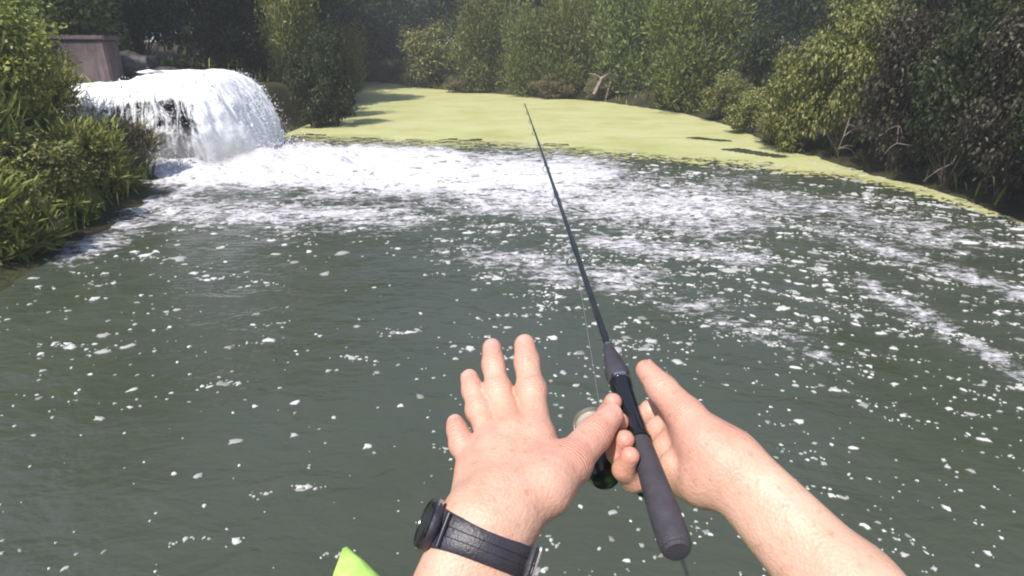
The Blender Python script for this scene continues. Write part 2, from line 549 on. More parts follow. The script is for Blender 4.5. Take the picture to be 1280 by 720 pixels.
def water_z(P):
    D = foam_density(P)
    t = plunge(P)
    x, y = P[:, 0], P[:, 1]
    z = 0.012 * fbm(np.stack([x * 1.1, y * 1.5, 0 * x], 1), 3)
    z = z + (0.010 + 0.045 * D) * fbm(np.stack([x * 2.6, y * 3.4, 0 * x + 5], 1), 3)
    z = z + t * (0.07 + 0.16 * fbm(np.stack([x * 3.0, y * 3.0, 0 * x + 9], 1), 4) + 0.06 * fbm(np.stack([x * 9, y * 9, 0 * x + 2], 1), 3))
    return z

xs = np.concatenate([np.linspace(-60, -12, 20)[:-1], np.arange(-12, 9, 0.07), np.linspace(9, 60, 20)])
ys = np.concatenate([np.linspace(-12, 0, 12)[:-1], np.arange(0, 14, 0.07), np.linspace(14, 42, 60)])
me, V = grid_mesh('water', xs, ys, water_z)
a = me.attributes.new('foam', 'FLOAT', 'POINT')
a.data.foreach_set('value', foam_density(V[:, :2]).astype(np.float32))
tag(link('water', me, M['water']), kind='structure')

# ------------------------------------------------------------------ drifting foam flecks: uncountable, one object
def build_flecks():
    C, S, A, E = [], [], [], []
    def put(p, s, ang, el):
        C.append(p); S.append(s); A.append(ang); E.append(el)
    r = np.random.default_rng(11)
    n = 0
    for k in range(15000):
        px, py = r.uniform(-250, 1560), r.uniform(195, 1000)
        if py < 720 and r.random() < 0.0: continue
        w = 0.10 + 0.32 * float(sstep(430, 800, np.array(px))) + 0.1 * math.exp(-((px - 60) / 120) ** 2 - ((py - 470) / 80) ** 2)
        w *= 0.25 + 0.75 * math.exp(-((py - 330) / 170) ** 2)
        w += 0.45 * math.exp(-((py - 250) / 60) ** 2) * (1 if px > 180 else 0.1)
        w *= 1 - 0.8 * math.exp(-((px - 470) / 120) ** 2 - ((py - 360) / 45) ** 2)
        if r.random() > w * (1.5 if (py > 430 and px > 640) else 2.4 if (py > 430 or px < 500) else 1.05): continue
        P = gp(px, py)
        if P[1] < -0.6: continue
        dpt = P[1] * CP + CAM_H * SP
        m_ = 1 if r.random() < (0.9 if (py > 430 or px < 500) else 0.5) else int(r.integers(2, 16))
        ang = r.uniform(-0.35, 0.35) - 0.55 * float(sstep(760, 1200, np.array(px)))
        step = dpt / FPX * 4.6; curl = r.normal(0, 0.06)
        for j in range(m_):
            aj = ang + (j - m_ / 2) * curl
            q = P[:2] + (j - m_ / 2) * step * np.array([math.cos(aj), math.sin(aj)]) + r.normal(0, step * 0.7, 2)
            s = dpt / FPX * min(8, max(0.9, r.lognormal(0.58, 0.55)))
            put(q, s, ang + r.normal(0, 0.5), r.uniform(0.8, 1.9))
    C = np.array(C); S = np.array(S); A = np.array(A); E = np.array(E)
    sd = poly_sd(C)
    keep = sd < -0.05
    C, S, A, E = C[keep], S[keep], A[keep], E[keep]
    Z = water_z(C)
    nn = 8
    th = np.arange(nn) / nn * 2 * math.pi
    V = np.zeros((len(C), nn * 2 + 1, 3))
    rad = r.uniform(0.45, 1.35, (len(C), nn))
    for ring, (sc_, h) in enumerate(((1.0, 0.0015), (0.62, 0.14))):
        lx = np.cos(th)[None] * rad * sc_ * (S * E)[:, None]
        ly = np.sin(th)[None] * rad * sc_ * S[:, None] * 1.15
        V[:, ring * nn:(ring + 1) * nn, 0] = C[:, 0, None] + lx * np.cos(A)[:, None] - ly * np.sin(A)[:, None]
        V[:, ring * nn:(ring + 1) * nn, 1] = C[:, 1, None] + lx * np.sin(A)[:, None] + ly * np.cos(A)[:, None]
        V[:, ring * nn:(ring + 1) * nn, 2] = Z[:, None] + (0.003 if ring == 0 else 0.004) + (h * S[:, None] if ring else -0.004)
    V[:, 2 * nn, :2] = C
    V[:, 2 * nn, 2] = Z + 0.005 + 0.17 * S
    F = []
    for k in range(nn):
        k2 = (k + 1) % nn
        F += [(k, k2, nn + k2), (k, nn + k2, nn + k), (nn + k, nn + k2, 2 * nn)]
    F = np.array(F)[None] + (np.arange(len(C)) * (2 * nn + 1))[:, None, None]
    me = fast_mesh('foam_flecks', V.reshape(-1, 3), F.reshape(-1, 3), True)
    rimv = np.zeros((len(C), 2 * nn + 1), np.float32); rimv[:, nn:] = 1.0
    me.attributes.new('rim', 'FLOAT', 'POINT').data.foreach_set('value', rimv.ravel())
    o = link('foam_flecks', me, M['foam'])
    tag(o, 'white flecks of foam drifting over the dark green water', 'foam', kind='stuff')
build_flecks()

# ------------------------------------------------------------------ duckweed mat along the far shore and right bank
front_px = [(330, 172), (372, 171), (430, 174), (520, 177), (600, 178), (650, 180), (720, 186), (790, 192), (860, 197), (930, 202),
            (1000, 211), (1060, 217), (1110, 227), (1170, 243), (1230, 258), (1290, 277), (1400, 322)]
def build_duckweed():
    fx = np.array([p[0] for p in front_px], float); fy = np.array([p[1] for p in front_px], float)
    xs = np.concatenate([np.arange(-7, 8, 0.06)]); ys = np.arange(4.2, 14, 0.06)
    parts_V, parts_F, off = [], [], 0
    for xs, ys in ((np.arange(-7, 8.02, 0.06), np.arange(4.2, 14.01, 0.06)), (np.arange(-14, 16, 0.15), np.arange(13.97, 42, 0.15))):
        X, Y = np.meshgrid(xs, ys)
        P = np.stack([X.ravel(), Y.ravel()], 1)
        px, py = topx(np.column_stack([P, np.zeros(len(P))]))
        yb = np.interp(px, fx, fy)
        wob = fbm(np.column_stack([P * 1.3, np.zeros(len(P))]), 4) * 5.0 + fbm(np.column_stack([P * 6, np.ones(len(P))]), 3) * 3.4
        inside = (py < yb + wob) & (px > 335)
        # dark leads in the mat
        for (ax, ay, bx, by, sx, sy) in ((868, 173, 905, 176, 9, 0.8), (915, 187, 975, 196, 10, 1.1), (1000, 214, 1060, 226, 12, 1.8)):
            inside &= seg_d(px, py, (ax, ay), (bx, by), sx, sy) + 0.5 * wob / 5 > 1.0
        inside &= poly_sd(P) < 0.35
        bl_ = sstep(11.0, 13.9, P[:, 1])
        Z = water_z(P) * (1 - bl_) + 0.006 + bl_ * 0.022 + 0.006 * fbm(np.column_stack([P * 9, np.zeros(len(P))]), 3)
        nx, ny = len(xs), len(ys)
        i = np.arange(nx * ny).reshape(ny, nx)
        I = inside.reshape(ny, nx)
        c = I[:-1, :-1] & I[:-1, 1:] & I[1:, 1:] & I[1:, :-1]
        F = np.stack([i[:-1, :-1][c], i[:-1, 1:][c], i[1:, 1:][c], i[1:, :-1][c]], 1)
        parts_V.append(np.column_stack([P, Z])); parts_F.append(F + off); off += len(P)
    V = np.concatenate(parts_V); F = np.concatenate(parts_F)
    r = np.random.default_rng(77)
    n = 5200
    qx = r.uniform(345, 1330, n); qy = np.interp(qx, fx, fy) + np.abs(r.normal(0, 4.5, n)) - 2
    C = np.array([gp(a_, b_)[:2] for a_, b_ in zip(qx, qy)])
    C = C[poly_sd(C) < 0.2]; n = len(C)
    sz = r.lognormal(-3.9, 0.5, n); an = r.uniform(0, 6.28, n); zz = water_z(C) + 0.008
    Q = np.zeros((n, 4, 3))
    for k in range(4):
        rr = sz * r.uniform(0.5, 1.5, n)
        Q[:, k, 0] = C[:, 0] + rr * 1.5 * np.cos(an + k * 1.571); Q[:, k, 1] = C[:, 1] + rr * np.sin(an + k * 1.571); Q[:, k, 2] = zz
    F = np.concatenate([F, np.arange(n * 4).reshape(n, 4) + len(V)]); V = np.concatenate([V, Q.reshape(-1, 3)])
    used = np.unique(F); mp = np.full(len(V), -1); mp[used] = np.arange(len(used))
    me = fast_mesh('duckweed_mat', V[used], mp[F], True)
    tag(link('duckweed_mat', me, M['duckweed']), 'pale yellow green duckweed mat covering the far side of the pool', 'duckweed', kind='stuff')
build_duckweed()
#__PART2__

# ------------------------------------------------------------------ rocks, concrete block, waterfall
def ico(sub):
    import bmesh
    bm = bmesh.new()
    bmesh.ops.create_icosphere(bm, subdivisions=sub, radius=1.0)
    V = np.array([v.co[:] for v in bm.verts]); F = np.array([[v.index for v in f.verts] for f in bm.faces])
    bm.free()
    return V, F
ICO3, ICO4 = ico(3), ico(5)

def rock(name, loc, size, seed, label, cat='rock', rz=0.0, box=0.0, group=None):
    V, F = ICO4
    n = V / np.linalg.norm(V, axis=1)[:, None]
    if box:
        q = n / np.max(np.abs(n), axis=1)[:, None]
        n = n * (1 - box) + q * box
    d = 1 + 0.22 * fbm(n * 1.7 + seed, 4) + 0.06 * np.abs(fbm(n * 5 + seed, 3))
    W = n * d[:, None] * np.array(size)
    o = link(name, fast_mesh(name, W, F, True), M['rock'])
    o.location = tuple(map(float, loc)); o.rotation_euler = (0, 0, rz)
    return tag(o, label, cat, group)

rock('rock_ledge', (-6.05, 10.55, 0.40), (1.05, 1.0, 0.66), 3, 'dark wet rock ledge that the waterfall pours over', 'rock ledge', 0, 0.75)
rock('ledge_slab', (-6.45, 9.02, 0.50), (0.62, 0.40, 0.09), 9, 'flat wet stone slab jutting out under the left end of the waterfall', 'rock', 0.05, 0.6)
rock('boulder', (-5.85, 9.2, 0.2), (0.5, 0.30, 0.40), 12, 'dark boulder showing through the left front of the waterfall', 'rock', 0.3, 0.4)
rock('boulder', (-5.3, 9.30, 0.10), (0.55, 0.30, 0.34), 15, 'low dark boulder at the foot of the waterfall in the foam', 'rock', 0.1, 0.3)
rock('boulder', (-6.45, 8.75, 0.15), (0.55, 0.40, 0.34), 21, 'mossy boulder under the stone slab by the bank bushes', 'rock', 0.8, 0.4)
pb = cw(208, 84, 10.6)
rock('boulder', (pb[0], pb[1], 1.12), (0.32, 0.25, 0.20), 31, 'small pale stone on the crest above the waterfall', 'rock', 0.2, 0.3)

def box_mesh(mb, sx, sy, sz, bev=0.02, sub=1):
    import bmesh
    bm = bmesh.new()
    bmesh.ops.create_cube(bm, size=1)
    bmesh.ops.scale(bm, vec=(sx, sy, sz), verts=bm.verts)
    bmesh.ops.bevel(bm, geom=bm.edges[:], offset=bev, segments=2, affect='EDGES')
    mb.add([v.co[:] for v in bm.verts], [[v.index for v in f.verts] for f in bm.faces], False)
    bm.free()

p0 = cw(106, 62, 9.9)
blk = empty('concrete_headwall', (p0[0], p0[1], gz(p0[0], p0[1])), math.radians(-6))
tag(blk, 'brown weathered concrete headwall standing above the waterfall among bushes', 'wall')
zt, zb = cw(106, 45, 9.9)[2], gz(p0[0], p0[1]) - 0.2
mb = MB(); box_mesh(mb, 1.0, 0.34, zt - 0.07 - zb, 0.02)
o = mb.build('wall_block', M['concrete'], blk); o.location = (0, 0, (zt - 0.07 + zb) / 2 - blk.location.z)
mb = MB(); box_mesh(mb, 1.1, 0.42, 0.075, 0.018)
o = mb.build('coping', M['concrete'], blk); o.location = (0, 0, zt - 0.03 - blk.location.z)
p1 = cw(163, 84, 10.6)
rock('boulder', (p1[0], p1[1], 1.20), (0.46, 0.35, 0.36), 41, 'dark mossy boulder beside the concrete headwall above the fall', 'rock', 0.2, 0.5)

def build_fall():
    # crest line of the lip: along the front, round the right corner and back
    path = []
    for t in np.linspace(0, 1, 110): path.append((-7.20 + t * 1.90, 9.55 - 0.12 * t, 0.0, -1.0))
    cx, cy, R = -5.30, 9.43 + 0.45, 0.45
    for t in np.linspace(0, 1, 46)[1:]:
        a_ = -math.pi / 2 + t * math.pi / 2
        path.append((cx + R * math.cos(a_), cy + R * math.sin(a_), math.cos(a_), math.sin(a_)))
    for t in np.linspace(0, 1, 50)[1:]: path.append((cx + R, cy + t * 1.1, 1.0, 0.0))
    path = np.array(path)
    s = np.concatenate([[0], np.cumsum(np.hypot(*np.diff(path[:, :2], axis=0).T))])
    nv = 90
    vv = np.concatenate([np.linspace(-1.0, 0, 22)[:-1], np.linspace(0, 1, nv - 21)])
    U, VV = np.meshgrid(s, vv)
    PX = np.tile(path[:, 0], (nv, 1)); PY = np.tile(path[:, 1], (nv, 1))
    NX = np.tile(path[:, 2], (nv, 1)); NY = np.tile(path[:, 3], (nv, 1))
    u01 = U / s[-1]
    H = 1.12 + 0.16 * sstep(0.25, 0.5, u01) + 0.05 * fbm(np.stack([U * 1.5, 0 * U, 0 * U], -1), 3)
    T = 0.40 + 0.30 * sstep(0.30, 0.62, u01)
    q = np.clip(VV, 0, 1)
    # a rounded nappe: out over the lip, then down
    drop = H * (0.10 * q + 0.90 * q ** 1.75)
    z = H - drop - 0.06 * q
    out = T * (1 - (1 - q) ** 1.6) + np.where(VV < 0, VV * 1.1, 0)
    strand = fbm(np.stack([U * 9, VV * 1.1, 0 * U], -1), 4)
    lump = fbm(np.stack([U * 3.2, VV * 3.2, 0 * U + 4], -1), 4)
    fine = fbm(np.stack([U * 26, VV * 9, 0 * U + 8], -1), 3)
    amp = 0.02 + 0.10 * q
    disp = amp * (0.45 * strand + 1.1 * lump) + 0.02 * fine
    out = out + disp
    z = z + np.where(VV < 0, 0.05 * lump + 0.02 * fine, 0.02 * fine + 0.05 * lump * (1 - q))
    X = PX + NX * out; Y = PY + NY * out
    V = np.stack([X, Y, z], -1).reshape(-1, 3)
    n = len(s)
    i = np.arange(nv * n).reshape(nv, n)
    F = np.stack([i[:-1, :-1].ravel(), i[1:, :-1].ravel(), i[1:, 1:].ravel(), i[:-1, 1:].ravel()], 1)
    me = fast_mesh('water_curtain', V, F, True)
    uvl = me.uv_layers.new(name='UVMap')
    uvv = np.stack([U, VV], -1).reshape(-1, 2)
    uvl.data.foreach_set('uv', uvv[F.ravel()].astype(np.float32).ravel())
    g = 1.1 * sstep(0.05, 0.14, u01) * (1 - sstep(0.54, 0.70, u01)) * sstep(0.28, 0.5, q)
    g = np.maximum(g, 0.65 * (1 - sstep(0.0, 0.1, u01)) * sstep(0.05, 0.3, q))
    a = me.attributes.new('gap', 'FLOAT', 'POINT')
    a.data.foreach_set('value', g.astype(np.float32).ravel())
    root = empty('waterfall', (-5.2, 9.2, 0))
    tag(root, 'white waterfall tumbling over the rock ledge into the pool', 'waterfall')
    o = link('water_curtain', me, M['fall'], root)
    o.location = (5.2, -9.2, 0)
    # loose strands flung clear of the curtain
    r = np.random.default_rng(5)
    mb = MB()
    for k in range(30):
        j = int(r.integers(12, n - 30))
        q0 = r.uniform(0.05, 0.6); L_ = r.uniform(0.12, 0.4)
        pts, rad = [], []
        off = r.uniform(0.01, 0.09); w = r.uniform(0.004, 0.012)
        for t in np.linspace(0, 1, 7):
            qq = min(1.0, q0 + L_ * t)
            Hh, Tt = H[0, j], T[0, j]
            zz = Hh - Hh * (0.10 * qq + 0.90 * qq ** 1.75)
            oo = Tt * (1 - (1 - qq) ** 1.6) + off + 0.04 * qq + 0.012 * math.sin(9 * t + k)
            pts.append((path[j, 0] + path[j, 2] * oo + 0.02 * math.sin(5 * t + 2 * k) + 5.2, path[j, 1] + path[j, 3] * oo - 9.2, zz))
            rad.append(w * math.sin(math.pi * (0.08 + 0.86 * t)) * r.uniform(0.7, 1.3))
        mb.tube(pts, rad, 6)
    mb.build('water_strands', M['drops'], root)['kind'] = 'stuff'
    # spray drops
    Vi = np.array([(1, 0, 0), (-1, 0, 0), (0, 1, 0), (0, -1, 0), (0, 0, 1), (0, 0, -1)], float)
    Fi = np.array([(0, 2, 4), (2, 1, 4), (1, 3, 4), (3, 0, 4), (2, 0, 5), (1, 2, 5), (3, 1, 5), (0, 3, 5)])
    nd = 6500
    j = r.integers(5, n, nd); qq = r.beta(2.0, 1.3, nd)
    Hh, Tt = H[0, j], T[0, j]
    zz = Hh - Hh * (0.10 * qq + 0.90 * qq ** 1.75) + np.abs(r.normal(0, 0.035 + 0.05 * qq, nd))
    oo = Tt * (1 - (1 - qq) ** 1.6) + np.abs(r.normal(0, 0.03 + 0.08 * qq, nd))
    Pd = np.stack([path[j, 0] + path[j, 2] * oo + 5.2, path[j, 1] + path[j, 3] * oo - 9.2, np.maximum(zz, 0.02)], 1)
    # splash thrown up at the foot
    ns = 5000
    js = r.integers(40, n, ns)
    os_ = T[0, js] + r.normal(0.12, 0.22, ns)
    Ps = np.stack([path[js, 0] + path[js, 2] * os_ + 5.2 + r.normal(0, 0.1, ns), path[js, 1] + path[js, 3] * os_ - 9.2 - np.abs(r.normal(0, 0.12, ns)),
                   np.abs(r.normal(0.06, 0.12, ns))], 1)
    Pd = np.concatenate([Pd, Ps])
    S = r.lognormal(-5.6, 0.5, len(Pd))
    Vd = Pd[:, None, :] + Vi[None] * S[:, None, None] * np.array([1, 1, 1.4])
    Fd = Fi[None] + (np.arange(len(Pd)) * 6)[:, None, None]
    o = link('spray', fast_mesh('spray', Vd.reshape(-1, 3), Fd.reshape(-1, 3), True), M['drops'], root)
    o['kind'] = 'stuff'
    # mist hanging over the plunge
    mm, nt, N, L, b = new_mat('mist')
    N.remove(b)
    pv = N.new('ShaderNodeVolumePrincipled'); pv.inputs['Color'].default_value = (0.95, 0.95, 0.97, 1)
    tc = N.new('ShaderNodeTexCoord')
    ln = N.new('ShaderNodeVectorMath'); ln.operation = 'LENGTH'; L.new(tc.outputs['Object'], ln.inputs[0])
    fall = maprange(N, L, ln.outputs['Value'], 0.25, 1.0, 1.0, 0.0, True)
    L.new(mathn(N, L, 'MULTIPLY', fall, mathn(N, L, 'MULTIPLY', noise(N, L, tc.outputs['Object'], 2.5, 3), 3.2)), pv.inputs['Density'])
    L.new(pv.outputs[0], N['Material Output'].inputs['Volume'])
    o = link('mist', fast_mesh('mist', *ICO3, True), mm)
    o.location = (-4.75, 9.15, 0.18); o.scale = (1.25, 0.8, 0.42)
    tag(o, 'soft white mist over the foot of the waterfall', 'mist', kind='stuff')
build_fall()

# ------------------------------------------------------------------ plants
def leaf_cloud(seed, n, clumps, size, aspect, droop, shell=0.55, top=0.0, column=False, clump_r=0.16):
    """leaf-sized faces in clumps through a crown of unit height and unit width, foot at z = 0"""
    r = np.random.default_rng(seed)
    c = []
    while len(c) < clumps:
        q = r.uniform(-1, 1, 3)
        d = np.linalg.norm(q)
        if d > 1 or d < shell * r.random() ** 0.4: continue
        if column and abs(q[0]) + abs(q[1]) > 1.0: continue
        c.append(q)
    c = np.array(c)
    c[:, :2] *= 0.42
    c[:, 2] = top + (1 - top) * (0.5 + 0.44 * c[:, 2])
    k = r.integers(0, clumps, n)
    cr = clump_r * r.uniform(0.55, 1.3, clumps)
    g = r.normal(0, 1, (n, 3))
    g /= np.linalg.norm(g, axis=1)[:, None]
    rad = r.random(n) ** 0.45
    P = c[k] + g * rad[:, None] * cr[k][:, None] * np.array([1, 1, 0.8 if not column else 1.6])
    P[:, 2] = np.maximum(P[:, 2], 0.005)
    d = g * 0.9 + r.normal(0, 0.6, (n, 3))
    d[:, 2] += -droop
    if column: d[:, 2] += 1.1
    d /= np.linalg.norm(d, axis=1)[:, None]
    nn = r.normal(0, 0.5, (n, 3)) + np.array([0, 0, 0.6]) + 1.1 * g
    s = np.cross(d, nn); s /= np.linalg.norm(s, axis=1)[:, None] + 1e-9
    up = np.cross(s, d)
    Lf = size * r.uniform(0.6, 1.35, n); W = Lf * aspect * r.uniform(0.7, 1.2, n)
    V = np.zeros((n, 4, 3))
    V[:, 0] = P
    V[:, 1] = P + d * (Lf * 0.45)[:, None] + s * W[:, None] + up * (W * 0.35)[:, None]
    V[:, 2] = P + d * Lf[:, None] - up * (Lf * 0.12)[:, None]
    V[:, 3] = P + d * (Lf * 0.45)[:, None] - s * W[:, None] + up * (W * 0.35)[:, None]
    F = np.arange(n * 4).reshape(n, 4)
    return V.reshape(-1, 3), F, c

def stems_mesh(name, seed, c, nst, r0, trunk=False):
    """tapered stems from the foot out to the clumps"""
    r = np.random.default_rng(seed + 500)
    mb = MB()
    if trunk:
        pts = [(0, 0, -0.02), (0.01, 0.008, 0.15), (-0.008, 0.012, 0.35), (0.01, -0.006, 0.6), (0, 0, 0.88)]
        mb.tube(pts, [r0 * 1.25, r0, r0 * 0.85, r0 * 0.6, r0 * 0.2], 9)
    for q in c[r.permutation(len(c))[:nst]]:
        if trunk:
            z0 = min(max(0.12, q[2] - r.uniform(0.08, 0.25)), 0.8)
            a0 = np.array([0.0, 0.0, z0]); rr = r0 * 0.42 * (1 - 0.6 * z0)
        else:
            a0 = np.array([r.normal(0, 0.03), r.normal(0, 0.03), -0.02]); rr = r0 * r.uniform(0.6, 1.0)
        m1 = a0 * 0.55 + q * 0.45 + np.array([*r.normal(0, 0.03, 2), 0.05])
        mb.tube([a0, a0 * 0.8 + m1 * 0.2 + np.array([0, 0, 0.03]), m1, q], [rr, rr * 0.85, rr * 0.6, rr * 0.2], 6)
    me = bpy.data.meshes.new(name)
    me.from_pydata(mb.v, [], mb.f)
    me.polygons.foreach_set('use_smooth', [True] * len(mb.f))
    me.materials.append(M['bark'])
    return me

KIND = {}
def kind(key, mats, seed, n, clumps, size, aspect, droop, nst, r0, variants=2, trunk=False, **kw):
    for j in range(variants):
        V, F, c = leaf_cloud(seed + j, n, clumps, size, aspect, droop, **kw)
        st = stems_mesh(key + '_stems', seed + j, c, nst, r0, trunk)
        for mat in mats:
            me = fast_mesh(key + '_crown', V, F, False)
            me.materials.append(M[mat])
            KIND.setdefault((key, mat), []).append((me, st))

kind('shrub', ['leaf_bright', 'leaf_olive', 'leaf_dark', 'leaf_brown', 'leaf_dry'], 100, 9000, 60, 0.040, 0.30, 0.15, 26, 0.010, 3, shell=0.5, clump_r=0.15)
kind('willow', ['leaf_willow', 'leaf_olive'], 200, 17000, 70, 0.040, 0.15, 0.0, 24, 0.010, 3, shell=0.45, column=True, clump_r=0.15)
kind('weeds', ['leaf_bright', 'leaf_olive', 'leaf_dry'], 600, 5200, 46, 0.15, 0.07, 0.1, 20, 0.006, 3, shell=0.2, column=True, clump_r=0.17)
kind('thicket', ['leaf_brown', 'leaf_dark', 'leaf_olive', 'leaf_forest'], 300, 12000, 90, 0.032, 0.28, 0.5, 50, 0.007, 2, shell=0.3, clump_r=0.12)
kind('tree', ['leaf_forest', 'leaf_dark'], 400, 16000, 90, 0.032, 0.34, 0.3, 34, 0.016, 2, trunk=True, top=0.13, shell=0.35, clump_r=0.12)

PCOUNT = {}
def plant(name, key, mat, x, y, w, h, label, cat='bush', group=None, z=None, sx=1.0, tilt=0.0):
    vs = KIND[(key, mat)]
    i = PCOUNT.get(key, 0); PCOUNT[key] = i + 1
    cm, sm = vs[i % len(vs)]
    r = random.Random(i * 17 + len(key))
    o = empty(name, (x, y, gz(x, y) - 0.03 if z is None else z), r.uniform(0, 6.28))
    o.scale = (w * r.uniform(0.92, 1.08), w * r.uniform(0.92, 1.08) * sx, h)
    o.rotation_euler[0] = tilt
    tag(o, label, cat, group)
    tname = 'trunk' if key == 'tree' else 'stem'
    link(tname, sm, None, o); link('crown' if key in ('tree', 'willow') else 'foliage', cm, None, o)
    return o

def gplant(name, key, mat, px, py, w, h, label, **kw):
    q = gp(px, py)
    return plant(name, key, mat, q[0], q[1], w, h, label, **kw)

# far shore, left to right: willows along the duckweed
far = [
 (375, 152, 1.6, 2.9, 'willow', 'leaf_olive', 'olive green bush at the right foot of the waterfall bank'),
 (432, 128, 2.0, 2.3, 'willow', 'leaf_olive', 'low olive bush on the point where the duckweed inlet turns'),
 (405, 106, 3.4, 4.6, 'shrub', 'leaf_bright', 'leafy bright green bush behind the duckweed inlet'),
 (480, 98, 3.6, 4.4, 'willow', 'leaf_olive', 'olive willow bush at the back of the duckweed inlet'),
 (545, 110, 3.6, 2.6, 'shrub', 'leaf_olive', 'short olive leafy bush right of the duckweed inlet'),
 (610, 116, 3.6, 3.6, 'willow', 'leaf_willow', 'rounded green willow bush just left of the rod tip'),
 (665, 121, 3.0, 3.0, 'willow', 'leaf_willow', 'green willow bush straight behind the rod tip'),
 (714, 123, 3.0, 3.2, 'willow', 'leaf_willow', 'upright green willow bush just right of the rod tip'),
 (778, 126, 3.2, 3.6, 'willow', 'leaf_willow', 'tall narrow willow bush behind the bare arching branch'),
 (858, 140, 3.3, 3.3, 'willow', 'leaf_willow', 'largest rounded green willow bush on the far shore, left of the dark gap'),
]
for px, py, w, h, key, mat, lab in far:
    gplant('willow_bush' if key == 'willow' else 'leafy_bush', key, mat, px, py, w, h, lab, group='bushes along the far shore')
gplant('small_bush', 'willow', 'leaf_olive', 826, 137, 0.75, 1.0, 'small round olive bush at the duckweed edge beside the arching branch')
gplant('low_bush', 'shrub', 'leaf_olive', 905, 153, 1.3, 1.1, 'low olive bush at the duckweed edge below the dark gap', cat='bush')
gplant('low_bush', 'shrub', 'leaf_dry', 690, 124, 1.6, 0.8, 'low pale dry bush between two willows right of the rod tip', cat='bush')
gplant('low_bush', 'shrub', 'leaf_dry', 580, 116, 1.8, 0.8, 'low pale dry bush at the foot of the willows left of the rod tip', cat='bush')
gplant('low_bush', 'shrub', 'leaf_olive', 938, 168, 1.1, 0.9, 'low olive bush on the mud between the dark gap and the right bank shrub', cat='bush')
gplant('low_bush', 'weeds', 'leaf_dry', 968, 181, 0.7, 0.5, 'dry tuft of weeds at the duckweed edge left of the right bank shrub', cat='weeds')
gplant('low_bush', 'weeds', 'leaf_dry', 412, 146, 1.5, 0.6, 'pale dry weeds at the duckweed edge right of the waterfall', cat='weeds')
gplant('dry_bush', 'shrub', 'leaf_dry', 748, 127, 0.9, 0.8, 'low dry straw coloured bush at the water edge')

# right bank
right = [
 (985, 190, 1.15, 1.9, 'shrub', 'leaf_olive', 'bushy olive green shrub where the duckweed narrows along the right bank'),
 (955, 150, 1.8, 2.3, 'thicket', 'leaf_dark', 'dark leafy shrub behind the dark gap on the right bank'),
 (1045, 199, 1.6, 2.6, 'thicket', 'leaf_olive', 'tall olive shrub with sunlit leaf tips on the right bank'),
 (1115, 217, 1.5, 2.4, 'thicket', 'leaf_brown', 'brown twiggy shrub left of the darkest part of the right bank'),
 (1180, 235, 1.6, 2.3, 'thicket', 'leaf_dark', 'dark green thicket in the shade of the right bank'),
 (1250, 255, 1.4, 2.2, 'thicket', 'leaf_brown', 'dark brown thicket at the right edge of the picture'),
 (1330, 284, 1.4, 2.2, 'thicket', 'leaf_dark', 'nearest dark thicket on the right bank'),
]
for px, py, w, h, key, mat, lab in right:
    gplant('bank_shrub', key, mat, px, py, w, h, lab, group='shrubs on the right bank')
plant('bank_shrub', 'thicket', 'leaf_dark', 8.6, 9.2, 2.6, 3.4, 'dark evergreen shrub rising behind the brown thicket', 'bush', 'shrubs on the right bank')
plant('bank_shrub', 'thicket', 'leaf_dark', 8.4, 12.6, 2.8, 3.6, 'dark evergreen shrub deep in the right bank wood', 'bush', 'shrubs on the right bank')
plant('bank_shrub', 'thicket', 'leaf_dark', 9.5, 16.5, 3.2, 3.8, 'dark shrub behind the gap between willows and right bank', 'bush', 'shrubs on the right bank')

# left bank
left = [
 (5, 325, 1.0, 0.75, 'weeds', 'leaf_bright', 'low yellow green grassy weeds at the left edge of the picture by the water'),
 (62, 285, 1.05, 0.85, 'shrub', 'leaf_olive', 'olive green bush low on the left bank, nearest the foamy edge'),
 (125, 250, 0.95, 0.75, 'weeds', 'leaf_bright', 'bright clump of weeds overhanging the foamy water below the waterfall'),
 (165, 222, 0.9, 0.66, 'weeds', 'leaf_dry', 'yellowish dry clump of weeds in front of the stone slab'),
 (-30, 285, 1.4, 1.6, 'weeds', 'leaf_bright', 'tall bright clump of weeds at the left edge of the bank'),
 (40, 240, 1.4, 1.35, 'shrub', 'leaf_bright', 'bright yellow green bush on the left bank, halfway up'),
 (78, 212, 1.0, 0.8, 'weeds', 'leaf_bright', 'bright green clump of weeds left of the stone slab'),
]
for px, py, w, h, key, mat, lab in left:
    gplant('weed_clump' if key == 'weeds' else 'bank_bush', key, mat, px, py, w, h, lab, group='bushes on the left bank')
gplant('weed_clump', 'weeds', 'leaf_bright', 88, 282, 0.6, 0.45, 'small bright tuft of weeds at the foamy water edge', cat='weeds', group='bushes on the left bank')
gplant('weed_clump', 'weeds', 'leaf_dry', 30, 316, 0.7, 0.45, 'small straw coloured tuft of weeds low on the left bank', cat='weeds', group='bushes on the left bank')
plant('bank_bush', 'shrub', 'leaf_olive', -8.0, 8.7, 1.6, 1.7, 'olive bush left of the concrete headwall', 'bush', 'bushes on the left bank')
plant('bank_bush', 'shrub', 'leaf_bright', -8.6, 10.6, 2.0, 2.0, 'bright leafy bush rising above the concrete headwall', 'bush', 'bushes on the left bank')
plant('bank_bush', 'shrub', 'leaf_bright', -6.6, 7.0, 1.5, 2.1, 'bright green bush in the upper left corner', 'bush', 'bushes on the left bank')
plant('bank_bush', 'shrub', 'leaf_olive', -8.6, 12.6, 2.2, 2.2, 'olive bush behind the concrete headwall', 'bush', 'bushes on the left bank')
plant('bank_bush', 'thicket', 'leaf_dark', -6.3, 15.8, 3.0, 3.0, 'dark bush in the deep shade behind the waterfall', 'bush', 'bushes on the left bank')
plant('bank_bush', 'thicket', 'leaf_dark', -4.2, 13.6, 1.6, 2.6, 'dark bush in the shade to the right of the waterfall crest', 'bush', 'bushes on the left bank')
